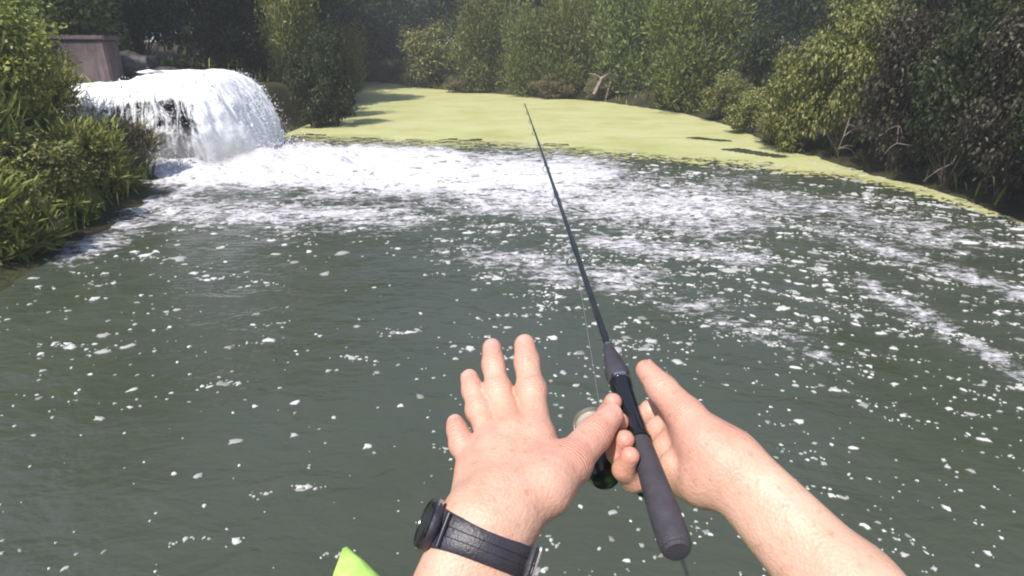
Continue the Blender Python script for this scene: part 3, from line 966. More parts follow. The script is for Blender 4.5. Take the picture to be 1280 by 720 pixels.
plant('bank_bush', 'thicket', 'leaf_dark', -8.6, 18.5, 3.0, 3.2, 'dark bush farthest back in the shaded stream gully', 'bush', 'bushes on the left bank')

# dark understorey closing the view under the wood
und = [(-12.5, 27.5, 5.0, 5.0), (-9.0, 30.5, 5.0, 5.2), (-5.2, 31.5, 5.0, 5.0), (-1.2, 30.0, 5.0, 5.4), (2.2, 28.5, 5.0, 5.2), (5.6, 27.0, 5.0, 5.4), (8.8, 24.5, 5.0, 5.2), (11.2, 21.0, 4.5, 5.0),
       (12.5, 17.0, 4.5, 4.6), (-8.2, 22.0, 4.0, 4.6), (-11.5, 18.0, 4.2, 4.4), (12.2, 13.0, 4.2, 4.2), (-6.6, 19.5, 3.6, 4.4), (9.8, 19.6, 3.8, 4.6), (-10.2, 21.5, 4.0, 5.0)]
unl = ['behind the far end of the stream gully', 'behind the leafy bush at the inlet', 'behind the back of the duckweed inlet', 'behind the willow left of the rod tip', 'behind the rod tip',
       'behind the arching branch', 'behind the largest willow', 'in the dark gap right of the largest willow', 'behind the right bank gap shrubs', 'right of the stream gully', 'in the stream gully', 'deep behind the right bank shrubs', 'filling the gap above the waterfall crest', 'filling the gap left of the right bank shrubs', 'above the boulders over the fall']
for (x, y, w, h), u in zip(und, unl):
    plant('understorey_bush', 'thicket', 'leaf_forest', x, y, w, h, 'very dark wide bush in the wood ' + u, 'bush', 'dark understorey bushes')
plant('bank_bush', 'thicket', 'leaf_dark', -8.6, 14.6, 2.6, 3.2, 'dark bush on the left side of the stream gully', 'bush', 'bushes on the left bank')
# tall trees: the wood round the pool
woods = [
 (-13, 32, 9, 13), (-8.5, 36, 9, 14), (-4, 37, 9, 13), (1, 35, 8, 12), (5.5, 34, 9, 13), (10, 31, 9, 14), (14, 27, 9, 13), (12.5, 21.5, 7, 11),
 (-10, 25, 8, 12), (18, 22, 8, 12), (-2, 43, 9, 14), (7, 42, 9, 14), (-14, 44, 9, 14), (16, 37, 9, 14), (-16, 22, 8, 12),
]
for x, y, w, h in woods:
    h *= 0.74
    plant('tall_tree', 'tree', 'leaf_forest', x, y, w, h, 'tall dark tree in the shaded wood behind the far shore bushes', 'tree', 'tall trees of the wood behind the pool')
plant('tall_tree', 'tree', 'leaf_dark', -9.6, 12.0, 5.0, 8.5, 'tall dark tree added to shade the stream gully behind the waterfall', 'tree')  # added tree, placed so its crown darkens the gully
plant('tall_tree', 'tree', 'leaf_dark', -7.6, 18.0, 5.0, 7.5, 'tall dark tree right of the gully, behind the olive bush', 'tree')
plant('tall_tree', 'tree', 'leaf_dark', 7.2, 4.7, 6.0, 8.0, 'tall overhanging tree added to shade the right bank thicket', 'tree')  # trunk out of view; crown added to keep the sun off the thicket
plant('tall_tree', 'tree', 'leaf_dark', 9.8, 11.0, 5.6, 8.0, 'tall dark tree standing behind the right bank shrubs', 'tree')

# bare dead branches hanging out of the right bank thicket
for k, (px, py, d, ex, ey, ed, lab) in enumerate((
    (1075, 110, 9.2, 1046, 196, 8.6, 'thin bare branch hanging beside the sunlit olive shrub on the right bank'),
    (1150, 60, 8.4, 1118, 190, 7.9, 'long bare branch drooping through the brown twiggy shrub'),
    (1225, 95, 7.6, 1190, 215, 7.2, 'bare forked branch against the dark green thicket on the right'),
    (1285, 120, 6.9, 1238, 232, 6.5, 'bare branch low over the water at the right edge'))):
    r = random.Random(k + 3)
    a0, a1 = cw(px, py, d), cw(ex, ey, ed)
    mb = MB(); pts = []
    for t in np.linspace(0, 1, 9):
        pts.append(a0 * (1 - t) + a1 * t + np.array([r.uniform(-.03, .03), r.uniform(-.03, .03), 0.22 * math.sin(t * 2.6)]))
    mb.tube(pts, [0.017 * (1 - 0.85 * t) for t in np.linspace(0, 1, 9)], 7)
    for j in range(2, 9):
        for q in range(2):
            e = pts[j] + np.array([r.uniform(-.28, .28), r.uniform(-.28, .1), r.uniform(-.25, .12)])
            mb.tube([pts[j], (pts[j] + e) / 2 + np.array([0, 0, .03]), e], [0.006, 0.004, 0.0015], 5)
    tag(mb.build('bare_branch', M['dead_wood']), lab, 'branch')

# bare arching branch on the far shore
mb = MB()
pts = [cw(742, 118, 19.0), cw(752, 98, 19.0), cw(772, 85, 19.1), cw(792, 97, 19.2), cw(806, 112, 19.2), cw(812, 132, 19.2)]
P_, R_ = [], []
for i in range(len(pts) - 1):
    for t in (0, 0.25, 0.5, 0.75):
        P_.append(pts[i] * (1 - t) + pts[i + 1] * t); R_.append(0.055 - 0.004 * i)
mb.tube(P_, R_, 8)
for a0, a1 in ((4, (735, 92)), (9, (785, 70)), (12, (806, 92)), (7, (756, 128)), (14, (792, 126))):
    e = cw(*a1, 19.1)
    mb.tube([P_[a0], (P_[a0] + e) / 2 + np.array([0, 0, 0.05]), e], [0.03, 0.022, 0.008], 6)
tag(mb.build('fallen_branch', M['dead_wood']), 'bare grey fallen branch arching at the far duckweed edge', 'branch')

# grass and low weeds along the banks: uncountable
def build_grass():
    r = np.random.default_rng(21)
    P = np.stack([r.uniform(-13, 13, 130000), r.uniform(1.5, 30, 130000)], 1)
    sd = poly_sd(P)
    w = np.exp(-np.maximum(sd, 0) / 1.6) * (0.07 + 0.93 * (P[:, 0] < -2)) * np.where(P[:, 1] > 14, 0.5, 1.0)
    keep = (sd > 0.02) & (sd < 5) & (r.random(len(P)) < w)
    inch = (P[:, 0] > -6.8) & (P[:, 0] < -3.9) & (P[:, 1] > 8.9) & (P[:, 1] < 14)
    keep &= ~inch
    P = P[keep]; n = len(P)
    Z = ground_z(P) - 0.02
    az = r.uniform(0, 6.28, n); lean = r.uniform(0.1, 0.8, n); h = r.lognormal(-1.6, 0.4, n); wd = r.uniform(0.006, 0.014, n) * (1 + P[:, 1] / 40)
    dx, dy = np.cos(az), np.sin(az)
    V = np.zeros((n, 5, 3))
    B = np.column_stack([P, Z])
    side = np.stack([-dy, dx, 0 * dx], 1) * wd[:, None]
    mid = B + np.stack([dx * lean * h * 0.35, dy * lean * h * 0.35, h * 0.62], 1)
    tip = B + np.stack([dx * lean * h, dy * lean * h, h * (1 - 0.25 * lean)], 1)
    V[:, 0] = B - side; V[:, 1] = B + side; V[:, 2] = mid + side * 0.8; V[:, 3] = tip; V[:, 4] = mid - side * 0.8
    F = np.arange(n * 5).reshape(n, 5)
    tag(link('bank_grass', fast_mesh('bank_grass', V.reshape(-1, 3), F, False), M['leaf_bright']), 'loose green grass and weeds growing along the banks', 'grass', kind='stuff')
build_grass()
#__PART3__

# ------------------------------------------------------------------ organic bodies: blended distance fields turned into one continuous surface
def surface_nets(f, org, h):
    s = f < 0
    nx, ny, nz = f.shape
    cnt = np.zeros((nx - 1, ny - 1, nz - 1), np.int8)
    corners = [(i, j, k) for i in (0, 1) for j in (0, 1) for k in (0, 1)]
    sl = lambda A, c: A[c[0]:nx - 1 + c[0], c[1]:ny - 1 + c[1], c[2]:nz - 1 + c[2]]
    for c in corners: cnt += sl(s, c)
    act = (cnt > 0) & (cnt < 8)
    I = np.argwhere(act)
    idx = np.full(act.shape, -1, np.int64); idx[act] = np.arange(len(I))
    acc = np.zeros((len(I), 3)); num = np.zeros(len(I))
    for a_ in corners:
        for ax in range(3):
            if a_[ax]: continue
            b_ = list(a_); b_[ax] = 1
            va = f[I[:, 0] + a_[0], I[:, 1] + a_[1], I[:, 2] + a_[2]]
            vb = f[I[:, 0] + b_[0], I[:, 1] + b_[1], I[:, 2] + b_[2]]
            m_ = (va < 0) != (vb < 0)
            t = np.where(m_, va / np.where(m_, va - vb, 1), 0)
            p = np.tile(np.array(a_, float), (len(I), 1)); p[:, ax] += t
            acc[m_] += p[m_]; num[m_] += 1
    V = (I + acc / num[:, None]) * h + org
    Q = []
    for ax in range(3):
        o1, o2 = (ax + 1) % 3, (ax + 2) % 3
        lo = [slice(0, None)] * 3; hi = [slice(0, None)] * 3
        lo[ax] = slice(0, -1); hi[ax] = slice(1, None)
        d = s[tuple(lo)] != s[tuple(hi)]
        E = np.argwhere(d)
        E = E[(E[:, o1] > 0) & (E[:, o2] > 0) & (E[:, o1] < f.shape[o1] - 1) & (E[:, o2] < f.shape[o2] - 1)]
        q = []
        for (da, db) in ((-1, -1), (0, -1), (0, 0), (-1, 0)):
            e = E.copy(); e[:, o1] += da; e[:, o2] += db
            q.append(idx[e[:, 0], e[:, 1], e[:, 2]])
        q = np.stack(q, 1)
        flip = ~s[E[:, 0], E[:, 1], E[:, 2]]
        q[flip] = q[flip][:, ::-1]
        Q.append(q)
    Q = np.concatenate(Q)
    Q = Q[(Q >= 0).all(1)]
    return V, Q

def smin(a, b, k):
    h = np.clip(0.5 + 0.5 * (b - a) / k, 0, 1)
    return b * (1 - h) + a * h - k * h * (1 - h)

class Field:
    def __init__(self, lo, hi, h):
        self.lo, self.h = np.array(lo, float), h
        n = np.ceil((np.array(hi) - self.lo) / h).astype(int) + 1
        self.ax = [self.lo[i] + np.arange(n[i]) * h for i in range(3)]
        self.shape = tuple(n)
    def blank(self): return np.full(self.shape, 0.2, np.float32)
    def cone(self, F, a, ra, b, rb, k):
        a, b = np.array(a, float), np.array(b, float)
        m_ = max(ra, rb) + k * 2 + 0.004
        lo, hi = np.minimum(a, b) - m_, np.maximum(a, b) + m_
        s = tuple(slice(max(0, int((lo[i] - self.lo[i]) / self.h)), min(self.shape[i], int((hi[i] - self.lo[i]) / self.h) + 2)) for i in range(3))
        if any(q.stop <= q.start for q in s): return
        X, Y, Z = np.meshgrid(self.ax[0][s[0]], self.ax[1][s[1]], self.ax[2][s[2]], indexing='ij', sparse=True)
        e = b - a; L2 = e @ e + 1e-12
        t = np.clip(((X - a[0]) * e[0] + (Y - a[1]) * e[1] + (Z - a[2]) * e[2]) / L2, 0, 1)
        d = np.sqrt((X - a[0] - t * e[0]) ** 2 + (Y - a[1] - t * e[1]) ** 2 + (Z - a[2] - t * e[2]) ** 2) - (ra + (rb - ra) * t)
        F[s] = smin(F[s], d, k)
    def chain(self, F, pts, k):
        for (p, r), (q, r2) in zip(pts[:-1], pts[1:]):
            self.cone(F, p, r, q, r2, k)

def unit(v): return v / np.linalg.norm(v)

MM = 0.001
def K(px, py, d, r): return (cw(px, py, d), r * MM)

# ---- left hand: back of the hand to the camera, fingers spread upwards, thumb to the right
LH = {
 'index':  [K(672, 548, .462, 12.8), K(664, 489, .497, 11.8), K(659, 453, .515, 10.9), K(656, 431, .526, 9.6)],
 'middle': [K(643, 542, .468, 12.6), K(623, 489, .503, 10.9), K(617, 456, .522, 9.9), K(615, 435, .533, 8.8)],
 'ring':   [K(616, 556, .462, 11.6), K(599, 513, .494, 9.9), K(591, 488, .508, 9.0), K(587, 473, .517, 8.2)],
 'pinky':  [K(594, 588, .447, 10.6), K(578, 556, .468, 8.9), K(572, 539, .477, 8.1), K(569, 529, .483, 7.3)],
 'thumb':  [K(682, 612, .420, 17.5), K(711, 580, .445, 15.6), K(743, 543, .470, 13.4), K(764, 520, .486, 10.2)],
}
LW = cw(608, 658, .398)                               # wrist centre
LE = cv(-0.100, -0.370, 0.300)                        # elbow
l_ax = unit(LE - LW)                                  # along the forearm
l_side = unit(cw(660, 676, .398) - cw(556, 640, .398)); l_side = unit(l_side - l_ax * (l_side @ l_ax))
l_nrm = np.cross(l_ax, l_side)
if l_nrm @ (cam_pos := np.array([0, 0, CAM_H]) - LW) < 0: l_nrm = -l_nrm   # outwards = towards the camera

def arm_field(fd, F, W, E, side, r_w, off_w, r_e, k=0.014):
    for sgn in (-1, 1):
        fd.cone(F, W + side * off_w * sgn, r_w, W * 0.62 + E * 0.38 + side * off_w * 1.05 * sgn, r_w * 1.28, k)
        fd.cone(F, W * 0.62 + E * 0.38 + side * off_w * 1.05 * sgn, r_w * 1.28, E + side * off_w * 0.4 * sgn, r_e, k)

def bounds(pts, m_=0.04):
    P = np.array(pts)
    return P.min(0) - m_, P.max(0) + m_

def build_left():
    lo, hi = bounds([p for c in LH.values() for p, r in c] + [LW, LE], 0.055)
    fd = Field(lo, hi, 0.0019)
    palm = fd.blank()
    for (px, py, d, r0), key, r1 in (((646, 640, .405, 15.5), 'index', 13.5), ((628, 642, .402, 16), 'middle', 13.5), ((610, 644, .400, 15.5), 'ring', 12.8), ((594, 648, .400, 14.5), 'pinky', 12)):
        fd.cone(palm, cw(px, py, d), r0 * MM, LH[key][0][0], r1 * MM, 0.012)
    fd.cone(palm, cw(646, 636, .408), 0.0175, LH['thumb'][0][0], 0.0185, 0.014)
    fd.cone(palm, cw(668, 590, .440), 0.012, cw(703, 584, .443), 0.012, 0.014)       # web of the thumb
    fd.cone(palm, cw(664, 604, .428), 0.013, cw(690, 596, .432), 0.013, 0.014)
    fd.cone(palm, cw(588, 622, .425), 0.013, cw(592, 596, .442), 0.0125, 0.012)      # outer edge
    arm_field(fd, palm, LW, LE, l_side, 0.0205, 0.0108, 0.042)
    fd.cone(palm, LW, 0.0225, cw(622, 622, .412), 0.018, 0.016)
    fing = fd.blank()
    for key in LH:
        one = fd.blank()
        fd.chain(one, LH[key], 0.005)
        pip = LH[key][1]
        fd.cone(one, pip[0], pip[1] * 1.05, pip[0] + 1e-4, pip[1] * 1.05, 0.006)
        fing = smin(fing, one, 0.0016)
    F = smin(palm, fing, 0.0085)
    # knuckles and the tendons fanning over the back of the hand
    for key, rr in (('index', 9), ('middle', 9), ('ring', 8), ('pinky', 7)):
        mc = LH[key][0][0]
        tow = unit(np.array([0, 0, CAM_H]) - mc)
        fd.cone(F, mc + tow * 0.0062, rr * MM, mc + tow * 0.0062 + 1e-4, rr * MM, 0.008)
        base = cw(624, 632, .402)
        fd.cone(F, mc + tow * 0.0118, 0.0034, base * 0.7 + mc * 0.3 + unit(np.array([0, 0, CAM_H]) - base) * 0.0140, 0.0022, 0.005)
    return surface_nets(F, fd.lo, fd.h)

# ---- the rod's axis, needed for the gripping hand
BUTT = cw(845, 684, .400)
TIP = cw(656, 126, 2.0)
ROD = TIP - BUTT; ROD_L = float(np.linalg.norm(ROD)); rod_u = ROD / ROD_L
def rodp(s): return BUTT + rod_u * s
tocam = np.array([0, 0, CAM_H]) - rodp(0.13); tocam = unit(tocam - rod_u * (tocam @ rod_u))   # from the rod towards the camera
rgt = np.cross(rod_u, tocam)                                                                 # to the right in the picture
if rgt[0] < 0: rgt = -rgt

# ---- right hand: palm up under the rod, fingers wrapped round it, thumb along its right side
def wrap(s, rr, r0, mcp, spread=0.0, R=0.0205, tip_ang=1.0):
    """a finger from its knuckle behind the rod round to the left front; angles from the camera side, positive to the right"""
    pts = [(mcp, r0 * 1.12 * MM)]
    for ang, f in ((122, 1.06), (176, 1.0), (230, 0.97), (278, 0.93), (324 * tip_ang, 0.84)):
        a_ = math.radians(ang)
        Rk = R + (r0 * f * MM - 0.009)
        pts.append((rodp(s + spread * (ang - 125) / 175) + (tocam * math.cos(a_) + rgt * math.sin(a_)) * Rk, r0 * f * MM))
    return pts
RW = cw(910, 582, .452)
RE = cv(0.303, -0.301, 0.270)
r_ax = unit(RE - RW)
RH = {
 'index':  wrap(0.149, 0, 9.6, cw(846, 519, .532), -0.004),
 'middle': wrap(0.124, 0, 10.0, cw(850, 543, .525), -0.006),
 'ring':   wrap(0.102, 0, 9.6, cw(853, 566, .515), -0.006),
 'pinky':  wrap(0.081, 0, 9.0, cw(855, 588, .500), -0.004),
 'thumb':  [K(884, 556, .462, 18.5), K(858, 521, .480, 15.5), K(828, 487, .503, 12.6), K(808, 463, .520, 9.6)],
}
r_side = unit(cw(930, 560, .452) - cw(874, 620, .46)); r_side = unit(r_side - r_ax * (r_side @ r_ax))
def build_right():
    lo, hi = bounds([p for c in RH.values() for p, r in c] + [RW, RE], 0.055)
    fd = Field(lo, hi, 0.0019)
    palm = fd.blank()
    for (px, py, d, r0), key, r1 in (((896, 566, .468, 15.5), 'index', 13), ((892, 578, .468, 15.5), 'middle', 13), ((888, 592, .466, 15), 'ring', 12.5), ((882, 604, .462, 14.5), 'pinky', 12)):
        fd.cone(palm, cw(px, py, d), r0 * MM, RH[key][0][0], r1 * MM, 0.012)
    fd.cone(palm, cw(893, 572, .455), 0.019, RH['thumb'][0][0], 0.0195, 0.014)
    fd.cone(palm, RH['thumb'][0][0], 0.018, cw(852, 545, .492), 0.014, 0.014)
    fd.cone(palm, cw(838, 512, .508), 0.0095, cw(852, 530, .505), 0.012, 0.012)
    fd.cone(palm, cw(876, 606, .458), 0.0165, cw(850, 598, .484), 0.0145, 0.012)
    arm_field(fd, palm, RW, RE, r_side, 0.0185, 0.0085, 0.038)
    fd.cone(palm, RW, 0.0205, cw(888, 578, .465), 0.02, 0.016)
    fing = fd.blank()
    for key in RH:
        one = fd.blank()
        fd.chain(one, RH[key], 0.005)
        fing = smin(fing, one, 0.0014)
    F = smin(palm, fing, 0.0075)
    return surface_nets(F, fd.lo, fd.h)

# ---- the rest of the body, behind and below the lens
SHO = {-1: np.array([-0.20, -0.16, CAM_H - 0.27]), 1: np.array([0.20, -0.16, CAM_H - 0.27])}
FOOT_Z = 0.16
def build_body():
    fd = Field((-0.34, -0.46, FOOT_Z - 0.02), (0.42, 0.36, CAM_H + 0.16), 0.0065)
    F = fd.blank()
    hc = np.array([0, -0.150, CAM_H - 0.04])
    fd.cone(F, hc + [0, -0.012, 0.035], 0.088, hc + [0, 0.012, -0.045], 0.070, 0.03)
    fd.cone(F, hc + [0, 0.03, -0.07], 0.048, hc + [0, 0.045, -0.085], 0.036, 0.03)
    fd.cone(F, hc + [0, 0.088, -0.03], 0.009, hc + [0, 0.098, -0.05], 0.013, 0.012)
    for s in (-1, 1):
        fd.cone(F, hc + [0.082 * s, -0.01, 0.0], 0.014, hc + [0.084 * s, -0.012, -0.035], 0.011, 0.01)
        fd.cone(F, SHO[s], 0.052, (LE if s < 0 else RE), 0.043, 0.02)
        fd.cone(F, [0.10 * s, -0.19, 0.90], 0.085, [0.12 * s, -0.12, 0.55], 0.058, 0.03)
        fd.cone(F, [0.12 * s, -0.12, 0.55], 0.058, [0.13 * s, -0.20, FOOT_Z + 0.07], 0.038, 0.02)
        fd.cone(F, [0.13 * s, -0.21, FOOT_Z + 0.045], 0.036, [0.145 * s, -0.04, FOOT_Z + 0.03], 0.030, 0.02)
    fd.cone(F, hc + [0, -0.02, -0.06], 0.060, [0, -0.185, CAM_H - 0.25], 0.065, 0.03)
    for a_, ra, b_, rb in (((-0.12, -0.18, CAM_H - 0.29), 0.085, (0.12, -0.18, CAM_H - 0.29), 0.085), ((-0.08, -0.18, CAM_H - 0.40), 0.11, (0.08, -0.18, CAM_H - 0.40), 0.11),
                           ((-0.06, -0.19, 1.08), 0.10, (0.06, -0.19, 1.08), 0.10), ((-0.07, -0.19, 0.92), 0.10, (0.07, -0.19, 0.92), 0.10)):
        fd.cone(F, a_, ra, b_, rb, 0.06)
    body = surface_nets(F, fd.lo, fd.h)
    # clothes follow the same shapes, a little larger
    S = fd.blank(); g = 0.012
    for a_, ra, b_, rb in (((-0.12, -0.18, CAM_H - 0.29), 0.085, (0.12, -0.18, CAM_H - 0.29), 0.085), ((-0.08, -0.18, CAM_H - 0.40), 0.11, (0.08, -0.18, CAM_H - 0.40), 0.11),
                           ((-0.06, -0.19, 1.08), 0.10, (0.06, -0.19, 1.08), 0.10), ((-0.07, -0.19, 0.96), 0.10, (0.07, -0.19, 0.96), 0.10)):
        fd.cone(S, a_, ra + g, b_, rb + g, 0.06)
    for s in (-1, 1):
        e = LE if s < 0 else RE
        fd.cone(S, SHO[s], 0.052 + g, SHO[s] * 0.5 + e * 0.5, 0.050 + g, 0.02)
    shirt = surface_nets(S, fd.lo, fd.h)
    S = fd.blank()
    fd.cone(S, (-0.07, -0.19, 0.90), 0.118, (0.07, -0.19, 0.90), 0.118, 0.05)
    for s in (-1, 1):
        fd.cone(S, [0.10 * s, -0.19, 0.90], 0.10, [0.12 * s, -0.13, 0.60], 0.082, 0.03)
    shorts = surface_nets(S, fd.lo, fd.h)
    S = fd.blank()
    fd.cone(S, hc + [0, -0.022, 0.045], 0.089, hc + [0, -0.045, -0.02], 0.075, 0.03)
    hair = surface_nets(S, fd.lo, fd.h)
    return body, shirt, shorts, hair

lV, lQ = build_left(); rV, rQ = build_right(); (bV, bQ), shirt, shorts, hair = build_body()
person = empty('person', (0, -0.15, FOOT_Z))
tag(person, 'person seen from their own eyes, bare left hand spread and right hand gripping the rod', 'person')
V = np.concatenate([lV, rV, bV]); Q = np.concatenate([lQ, rQ + len(lV), bQ + len(lV) + len(rV)])
me = fast_mesh('body', V, Q, True)
hot = [(LH[k][3][0], .020) for k in LH] + [(LH[k][1][0], .013) for k in LH] + [(LH[k][0][0], .018) for k in LH] + [(RH[k][-1][0], .022) for k in RH] + \
      [(RH['thumb'][0][0], .03), (RH['thumb'][1][0], .025), (LH['thumb'][1][0], .03), (LH['thumb'][2][0], .025)]
bl = np.zeros(len(V))
for p, r in hot:
    bl = np.maximum(bl, np.exp(-(np.linalg.norm(V - p, axis=1) / r) ** 2))
me.attributes.new('blush', 'FLOAT', 'POINT').data.foreach_set('value', bl.astype(np.float32))
fsv = np.zeros(len(V)); fmv = np.zeros(len(V))
for hand, keys in ((LH, ('index', 'middle', 'ring', 'pinky', 'thumb')), (RH, ('thumb',))):
    for k_ in keys:
        ch = hand[k_]
        for j_ in ((1, 2) if k_ != 'thumb' else (1, 2)):
            jp, jr = ch[j_]; jr = jr * (0.55 if k_ == 'thumb' else 1.0)
            ax_ = unit(ch[j_ + 1][0] - ch[j_ - 1][0])
            dv = V - jp; al = dv @ ax_
            dist = np.linalg.norm(dv - al[:, None] * ax_, axis=1)
            mk = np.exp(-(al / (0.62 * jr)) ** 2) * (dist < ch[j_][1] * 1.5)
            up_ = mk > fmv
            fsv[up_] = al[up_] * 1000; fmv[up_] = mk[up_]
me.attributes.new('fold_s', 'FLOAT', 'POINT').data.foreach_set('value', fsv.astype(np.float32))
me.attributes.new('fold_m', 'FLOAT', 'POINT').data.foreach_set('value', fmv.astype(np.float32))
off = -np.array([0, -0.15, FOOT_Z])
def add_part(name, VQ, mat):
    o = link(name, fast_mesh(name, VQ[0] + off, VQ[1], True), mat, person)
    return o
me.transform(Matrix.Translation(Vector(off)))
link('body', me, M['skin'], person)
add_part('shirt', shirt, M['shirt_cotton']); add_part('shorts', shorts, M['shorts_cotton']); add_part('hair', hair, M['hair'])

# fingernails on the back of the left hand
def nail(tip, prev, r, face):
    ax_ = unit(tip - prev); nrm = face - tip; nrm = unit(nrm - ax_ * (nrm @ ax_)); sd_ = np.cross(ax_, nrm)
    mb = MB(); Vn = []; nu, nv_ = 7, 7
    for i in range(nu):
        for j in range(nv_):
            u = -1 + 2 * i / (nu - 1); w = -1 + 2 * j / (nv_ - 1)
            un, wn_ = u * math.sqrt(1 - w * w / 2.4), w * math.sqrt(1 - u * u / 2.4)
            a_ = wn_ * 0.80
            Vn.append(tip - ax_ * (0.10 - un * 0.62) * r + (nrm * math.cos(a_) + sd_ * math.sin(a_)) * r * (1.015 - 0.05 * max(0, un)) + off)
    Fn = [(i * nv_ + j, i * nv_ + j + 1, (i + 1) * nv_ + j + 1, (i + 1) * nv_ + j) for i in range(nu - 1) for j in range(nv_ - 1)]
    mb.add(Vn, Fn)
    mb.build('fingernail', M['nail'], person, False)
eye = np.array([0, 0, CAM_H])
for k in ('index', 'middle', 'ring', 'pinky', 'thumb'):
    f_ = eye + np.array([0.0, 0.0, 0.35]) if k != 'thumb' else eye + np.array([0.1, 0.1, 0.5])
    nail(LH[k][3][0], LH[k][2][0], LH[k][3][1], f_)
nail(RH['thumb'][3][0], RH['thumb'][2][0], RH['thumb'][3][1], RH['thumb'][3][0] + rgt * 0.8 + tocam * 0.25 + np.array([0, 0.2, 0.3]))

# ------------------------------------------------------------------ wristwatch
def build_watch():
    root = empty('wristwatch', LW)
    tag(root, 'dark grey rubber wristwatch on the left wrist', 'watch')
    C = LW + l_ax * 0.012
    A, B = 0.0336, 0.0245
    def ring(th, k=1.0):
        return C + l_side * (math.cos(th) * A * k) + l_nrm * (math.sin(th) * B * k)
    def outn(th): return unit(l_side * math.cos(th) / A + l_nrm * math.sin(th) / B)
    mb = MB(); n = 96; Vb = []
    prof = [(-1, 0.0), (-1, 0.6), (-0.8, 1.0), (-0.3, 1.0), (-0.24, 0.8), (0.24, 0.8), (0.3, 1.0), (0.8, 1.0), (1, 0.6), (1, 0.0)]
    th_c = math.radians(172)
    for i in range(n):
        th = 2 * math.pi * i / n
        dth = abs((th - th_c + math.pi) % (2 * math.pi) - math.pi)
        hw = 0.0098 + 0.0035 * math.exp(-(dth / 0.75) ** 2)
        for (a_, t_) in prof:
            Vb.append(ring(th) + l_ax * a_ * hw + outn(th) * t_ * 0.0032 - LW)
    m_ = len(prof)
    mb.add(Vb, [(i * m_ + j, i * m_ + (j + 1) % m_, ((i + 1) % n) * m_ + (j + 1) % m_, ((i + 1) % n) * m_ + j) for i in range(n) for j in range(m_)])
    mb.build('strap', M['strap_rubber'], root)
    cc = ring(th_c) - LW; on = outn(th_c)
    mb = MB(); mb.lathe(cc, on, [(-0.001, 0.0150), (0.0, 0.0162), (0.0035, 0.0170), (0.0055, 0.0164)], 40); mb.build('case', M['strap_rubber'], root)
    mb = MB(); mb.lathe(cc, on, [(0.0056, 0.0162), (0.0070, 0.0160), (0.0080, 0.0146), (0.0080, 0.0136), (0.0072, 0.0132)], 40); mb.build('bezel', M['gloss_black'], root)
    mb = MB(); mb.lathe(cc, on, [(0.0066, 0.0131), (0.0074, 0.0129)], 40); mb.build('crystal', M['gloss_black'], root)
    tang = np.cross(on, l_ax)
    for s_, rr in ((0.55, 0.0022), (-0.55, 0.0022)):
        d_ = unit(-l_ax * 0.85 + tang * s_)
        mb = MB(); mb.lathe(cc + on * 0.0030 + d_ * 0.0155, d_, [(0, rr), (0.003, rr), (0.0036, rr * 0.7)], 14); mb.build('button', M['chrome'], root)
    for t_ in (th_c - 0.62, th_c + 0.62):
        q = ring(t_) - LW + outn(t_) * 0.0042
        mb = MB(); mb.tube([q - l_ax * 0.0105, q + l_ax * 0.0105], 0.0019, 10); mb.build('lug_pin', M['gloss_black'], root)
    tb = math.radians(-8)
    q = ring(tb) - LW + outn(tb) * 0.0048; tg = np.cross(outn(tb), l_ax)
    mb = MB()
    cs = [q + l_ax * a_ * 0.0118 + tg * b_ * 0.0065 for a_, b_ in ((-1, -1), (1, -1), (1, 1), (-1, 1), (-1, -1))]
    mb.tube(cs, 0.0012, 8); mb.tube([q - tg * 0.0065, q + tg * 0.0065 + outn(tb) * 0.0012], 0.0009, 8)
    mb.build('buckle', M['chrome'], root)
    tk = math.radians(30)
    q0 = [ring(tk + dd) - LW + outn(tk + dd) * 0.0038 for dd in (-0.06, 0.06)]
    mb = MB(); box = [(q0[0] - l_ax * 0.0112), (q0[0] + l_ax * 0.0112)]
    mb.tube(box, 0.0026, 8); mb.build('strap_keeper', M['strap_rubber'], root)
build_watch()

# ------------------------------------------------------------------ fishing rod and reel
rod = empty('fishing_rod', BUTT)
tag(rod, 'black fishing rod with dark foam grip held in the right hand', 'fishing rod')
def lat(name, prof, mat, parent=rod, n=28):
    mb = MB(); mb.lathe((0, 0, 0), rod_u, prof, n)
    return mb.build(name, mat, parent)
lat('rear_grip', [(-0.002, 0.006), (-0.0015, 0.0102), (0.001, 0.0110), (0.006, 0.0115), (0.03, 0.0115), (0.07, 0.0100), (0.1, 0.0092), (0.1040, 0.0090)], M['eva_grip'])
lat('butt_cap', [(-0.0045, 0.004), (-0.0040, 0.0085), (-0.0019, 0.0100)], M['eva_grip'])
lat('reel_seat', [(0.1045, 0.0100), (0.107, 0.0102), (0.112, 0.0094), (0.140, 0.0090), (0.170, 0.0094), (0.178, 0.0106), (0.186, 0.0106)], M['gloss_black'])
lat('lock_ring', [(0.1862, 0.0100), (0.1868, 0.0116), (0.1905, 0.0116), (0.1912, 0.0100)], M['chrome'])
lat('fore_grip', [(0.1915, 0.0110), (0.194, 0.0118), (0.204, 0.0119), (0.225, 0.0090), (0.246, 0.0060), (0.250, 0.0050)], M['eva_grip'])
lat('winding_check', [(0.2502, 0.0046), (0.2505, 0.0054), (0.2535, 0.0054), (0.254, 0.0044)], M['chrome'])
sag = lambda t: np.array([0, 0, -0.016]) * max(0, t - 0.2) ** 2
mb = MB(); ts = np.linspace(0.254 / ROD_L, 1, 40)
mb.tube([rod_u * ROD_L * t + sag(t) for t in ts], [0.0033 * (1 - t) ** 0.9 + 0.0012 for t in ts], 12)
mb.build('blank', M['graphite'], rod)
g_dir = unit(-tocam + rgt * -0.25)           # guides hang on the far side of the rod
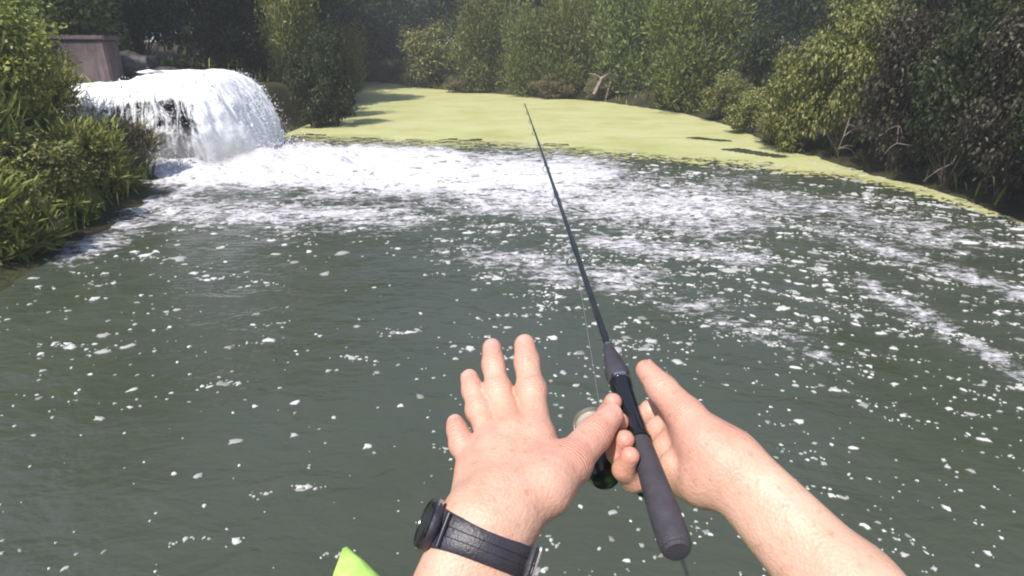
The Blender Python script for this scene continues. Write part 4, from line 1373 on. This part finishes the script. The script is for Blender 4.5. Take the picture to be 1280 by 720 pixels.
gs = [(0.52, 0.0125), (0.78, 0.0090), (1.0, 0.0072), (1.19, 0.0060), (1.36, 0.0052), (1.52, 0.0046), (1.66, 0.0042), (ROD_L, 0.0040)]
lpts = []
for s_, rr in gs:
    t = s_ / ROD_L
    c0 = rod_u * s_ + sag(t); rb = 0.0033 * (1 - t) ** 0.9 + 0.0012
    cc = c0 + g_dir * (rb + rr * 1.5)
    sd_ = np.cross(rod_u, g_dir)
    mb = MB()
    pts = [cc + (g_dir * math.cos(a_) + sd_ * math.sin(a_)) * rr for a_ in np.linspace(0, 2 * math.pi, 21)]
    mb.tube(pts, max(0.0009, rr * 0.13), 8, False)
    for q in (-1, 1):
        mb.tube([cc - g_dir * rr * 0.8 + sd_ * q * rr * 0.45, c0 + g_dir * rb * 0.6 + rod_u * rr * 2.2 * q], 0.0009, 6)
    gd = mb.build('guide', M['chrome'], rod)
    mb = MB(); mb.tube([c0 - rod_u * rr * 2.6, c0 - rod_u * rr * 0.9, c0 + rod_u * rr * 0.9, c0 + rod_u * rr * 2.6], [rb * 1.05, rb * 1.3, rb * 1.3, rb * 1.05], 10)
    mb.build('wrap', M['gloss_black'], gd)
    lpts.append(cc - g_dir * rr * 0.75)

reel_dir = unit(-tocam * 0.74 - rgt * 0.67)
RC = rodp(0.150) + reel_dir * 0.060
reel = empty('fishing_reel', rodp(0.150))
tag(reel, 'spinning reel with champagne spool under the rod, behind the left hand', 'fishing reel')
RC = RC - rodp(0.150)
mb = MB(); mb.tube([reel_dir * 0.0120 - rod_u * 0.03, reel_dir * 0.0128, reel_dir * 0.0120 + rod_u * 0.03], [0.002, 0.0042, 0.002], 10)
mb.tube([reel_dir * 0.012, reel_dir * 0.03 - rod_u * 0.004, RC - reel_dir * 0.012 - rod_u * 0.006], [0.005, 0.0045, 0.007], 12); mb.build('foot', M['graphite'], reel)
mb = MB(); mb.lathe(RC, rod_u, [(-0.034, 0.006), (-0.032, 0.012), (-0.02, 0.0185), (-0.004, 0.0195), (0.006, 0.017)], 26); mb.build('gear_housing', M['graphite'], reel)
mb = MB(); mb.lathe(RC, rod_u, [(0.0065, 0.017), (0.008, 0.0205), (0.020, 0.0205), (0.022, 0.018)], 28); mb.build('rotor', M['green_anodised'], reel)
mb = MB(); mb.lathe(RC, rod_u, [(0.0225, 0.0185), (0.024, 0.0200), (0.026, 0.0200), (0.0275, 0.0165), (0.043, 0.0155), (0.0445, 0.0195), (0.047, 0.0195), (0.0485, 0.013)], 30); sp = mb.build('spool', M['champagne_metal'], reel)
mb = MB(); mb.lathe(RC, rod_u, [(0.0276, 0.0170), (0.034, 0.0182), (0.0430, 0.0172)], 30); mb.build('line_winding', M['line_nylon'], sp)
mb = MB(); mb.lathe(RC, rod_u, [(0.0486, 0.011), (0.053, 0.0105), (0.056, 0.008)], 20); mb.build('drag_knob', M['chrome'], reel)
sdr = np.cross(rod_u, reel_dir)
mb = MB(); mb.tube([RC + rod_u * (0.016 + 0.026 * math.sin(a_)) + (sdr * math.cos(a_) + reel_dir * 0.75 * math.sin(a_)) * 0.0265 for a_ in np.linspace(0, math.pi, 19)], 0.0011, 8); mb.build('bail_arm', M['chrome'], reel)
hs = sdr if (sdr @ np.array([1, 0, -1.0])) > 0 else -sdr
mb = MB()
h0 = RC - rod_u * 0.016
h1 = h0 + hs * 0.030; h2 = h1 - rod_u * 0.016 + hs * 0.002
mb.tube([h0, h1], 0.0034, 10); mb.tube([h1, (h1 + h2) / 2 + hs * 0.003, h2], [0.0042, 0.0034, 0.0040], 10); hd = mb.build('handle', M['gloss_black'], reel)
mb = MB(); mb.lathe(h2, hs, [(0.002, 0.003), (0.003, 0.0055), (0.009, 0.0062), (0.014, 0.0055), (0.016, 0.003)], 18); mb.build('handle_knob', M['green_anodised'], hd)
mb = MB()
l0 = RC + rod_u * 0.036 - reel_dir * 0.018 + (rodp(0.150) - BUTT)
mb.tube([l0] + lpts, 0.00013, 5); mb.build('fishing_line', M['line_nylon'], rod)

# ------------------------------------------------------------------ kayak
def build_kayak():
    bow = gp(431, 684, 0.30)
    ax2 = math.radians(-9)                           # heading of the centre line
    fw = np.array([math.sin(math.radians(-27)), math.cos(math.radians(-27)), 0])
    sdv = np.array([fw[1], -fw[0], 0])
    L_ = 2.9
    root = empty('kayak', bow - fw * L_ * 0.5 - np.array([0, 0, 0.30]))
    tag(root, 'lime green kayak, only its pointed bow showing at the bottom edge', 'kayak')
    o0 = np.array(root.location)
    n = 61; m_ = 25
    Vh = []
    for i in range(n):
        s = i / (n - 1)                              # 0 bow .. 1 stern
        e = 1 - abs(2 * s - 1)
        hw = 0.37 * (1 - (1 - min(1, e * 1.0)) ** 1.9) ** 0.80 + 0.012
        top = 0.17 + 0.13 * (1 - min(1, e * 1.7)) ** 2
        bot = -0.11 + 0.30 * (1 - min(1, e * 3.0)) ** 2.2
        c = bow - fw * (s * L_); c = np.array([c[0], c[1], 0])
        for j in range(m_):
            a_ = 2 * math.pi * j / m_
            x = math.copysign(abs(math.cos(a_)) ** 0.55, math.cos(a_)) * hw
            y_ = math.sin(a_)
            z = (top + bot) / 2 + math.copysign(abs(y_) ** (0.5 if y_ > 0 else 0.8), y_) * (top - bot) / 2
            if y_ > 0.6 and 0.28 < s < 0.9 and abs(x) < hw * 0.86: z -= 0.06 * float(sstep(0.28, 0.32, np.array(s))) * float(1 - sstep(0.86, 0.9, np.array(s)))
            Vh.append(c + sdv * x + np.array([0, 0, z]) - o0)
    mb = MB()
    mb.add(Vh, [(i * m_ + j, (i + 1) * m_ + j, (i + 1) * m_ + (j + 1) % m_, i * m_ + (j + 1) % m_) for i in range(n - 1) for j in range(m_)] + [tuple(range(m_)), tuple(range((n - 1) * m_ + m_ - 1, (n - 1) * m_ - 1, -1))])
    mb.build('hull', M['lime_plastic'], root, False)
    hp = bow - fw * 0.17
    mb = MB()
    z0 = 0.287
    pts = [np.array([hp[0], hp[1], z0]) - o0 + sdv * x + np.array([0, 0, z]) - fw * y for x, y, z in ((-0.022, 0, -0.012), (-0.022, 0.004, 0.012), (-0.01, 0.008, 0.02), (0.01, 0.008, 0.02), (0.022, 0.004, 0.012), (0.022, 0, -0.012))]
    mb.tube(pts, 0.0042, 8); mb.build('carry_handle', M['gloss_black'], root)
    mb = MB(); box_mesh(mb, 0.46, 1.2, 0.012, 0.004)
    o = mb.build('deck_pad', M['pad_foam'], root)
    o.rotation_euler = (0, 0, math.radians(27)); o.location = (0, 0, FOOT_Z - 0.010)
build_kayak()

# ------------------------------------------------------------------ summer haze over the whole place
hm, nt, N, L, b = new_mat('haze_air')
N.remove(b)
pv = N.new('ShaderNodeVolumePrincipled')
pv.inputs['Color'].default_value = (0.93, 0.95, 0.97, 1)
pv.inputs['Density'].default_value = 0.0032
L.new(pv.outputs[0], N['Material Output'].inputs['Volume'])
mb = MB(); box_mesh(mb, 660, 660, 20.0, 0.01)
hz = mb.build('haze', hm); hz.location = (0, 0, 7.5)
tag(hz, 'thin pale haze in the air over the pool', 'haze', kind='stuff')
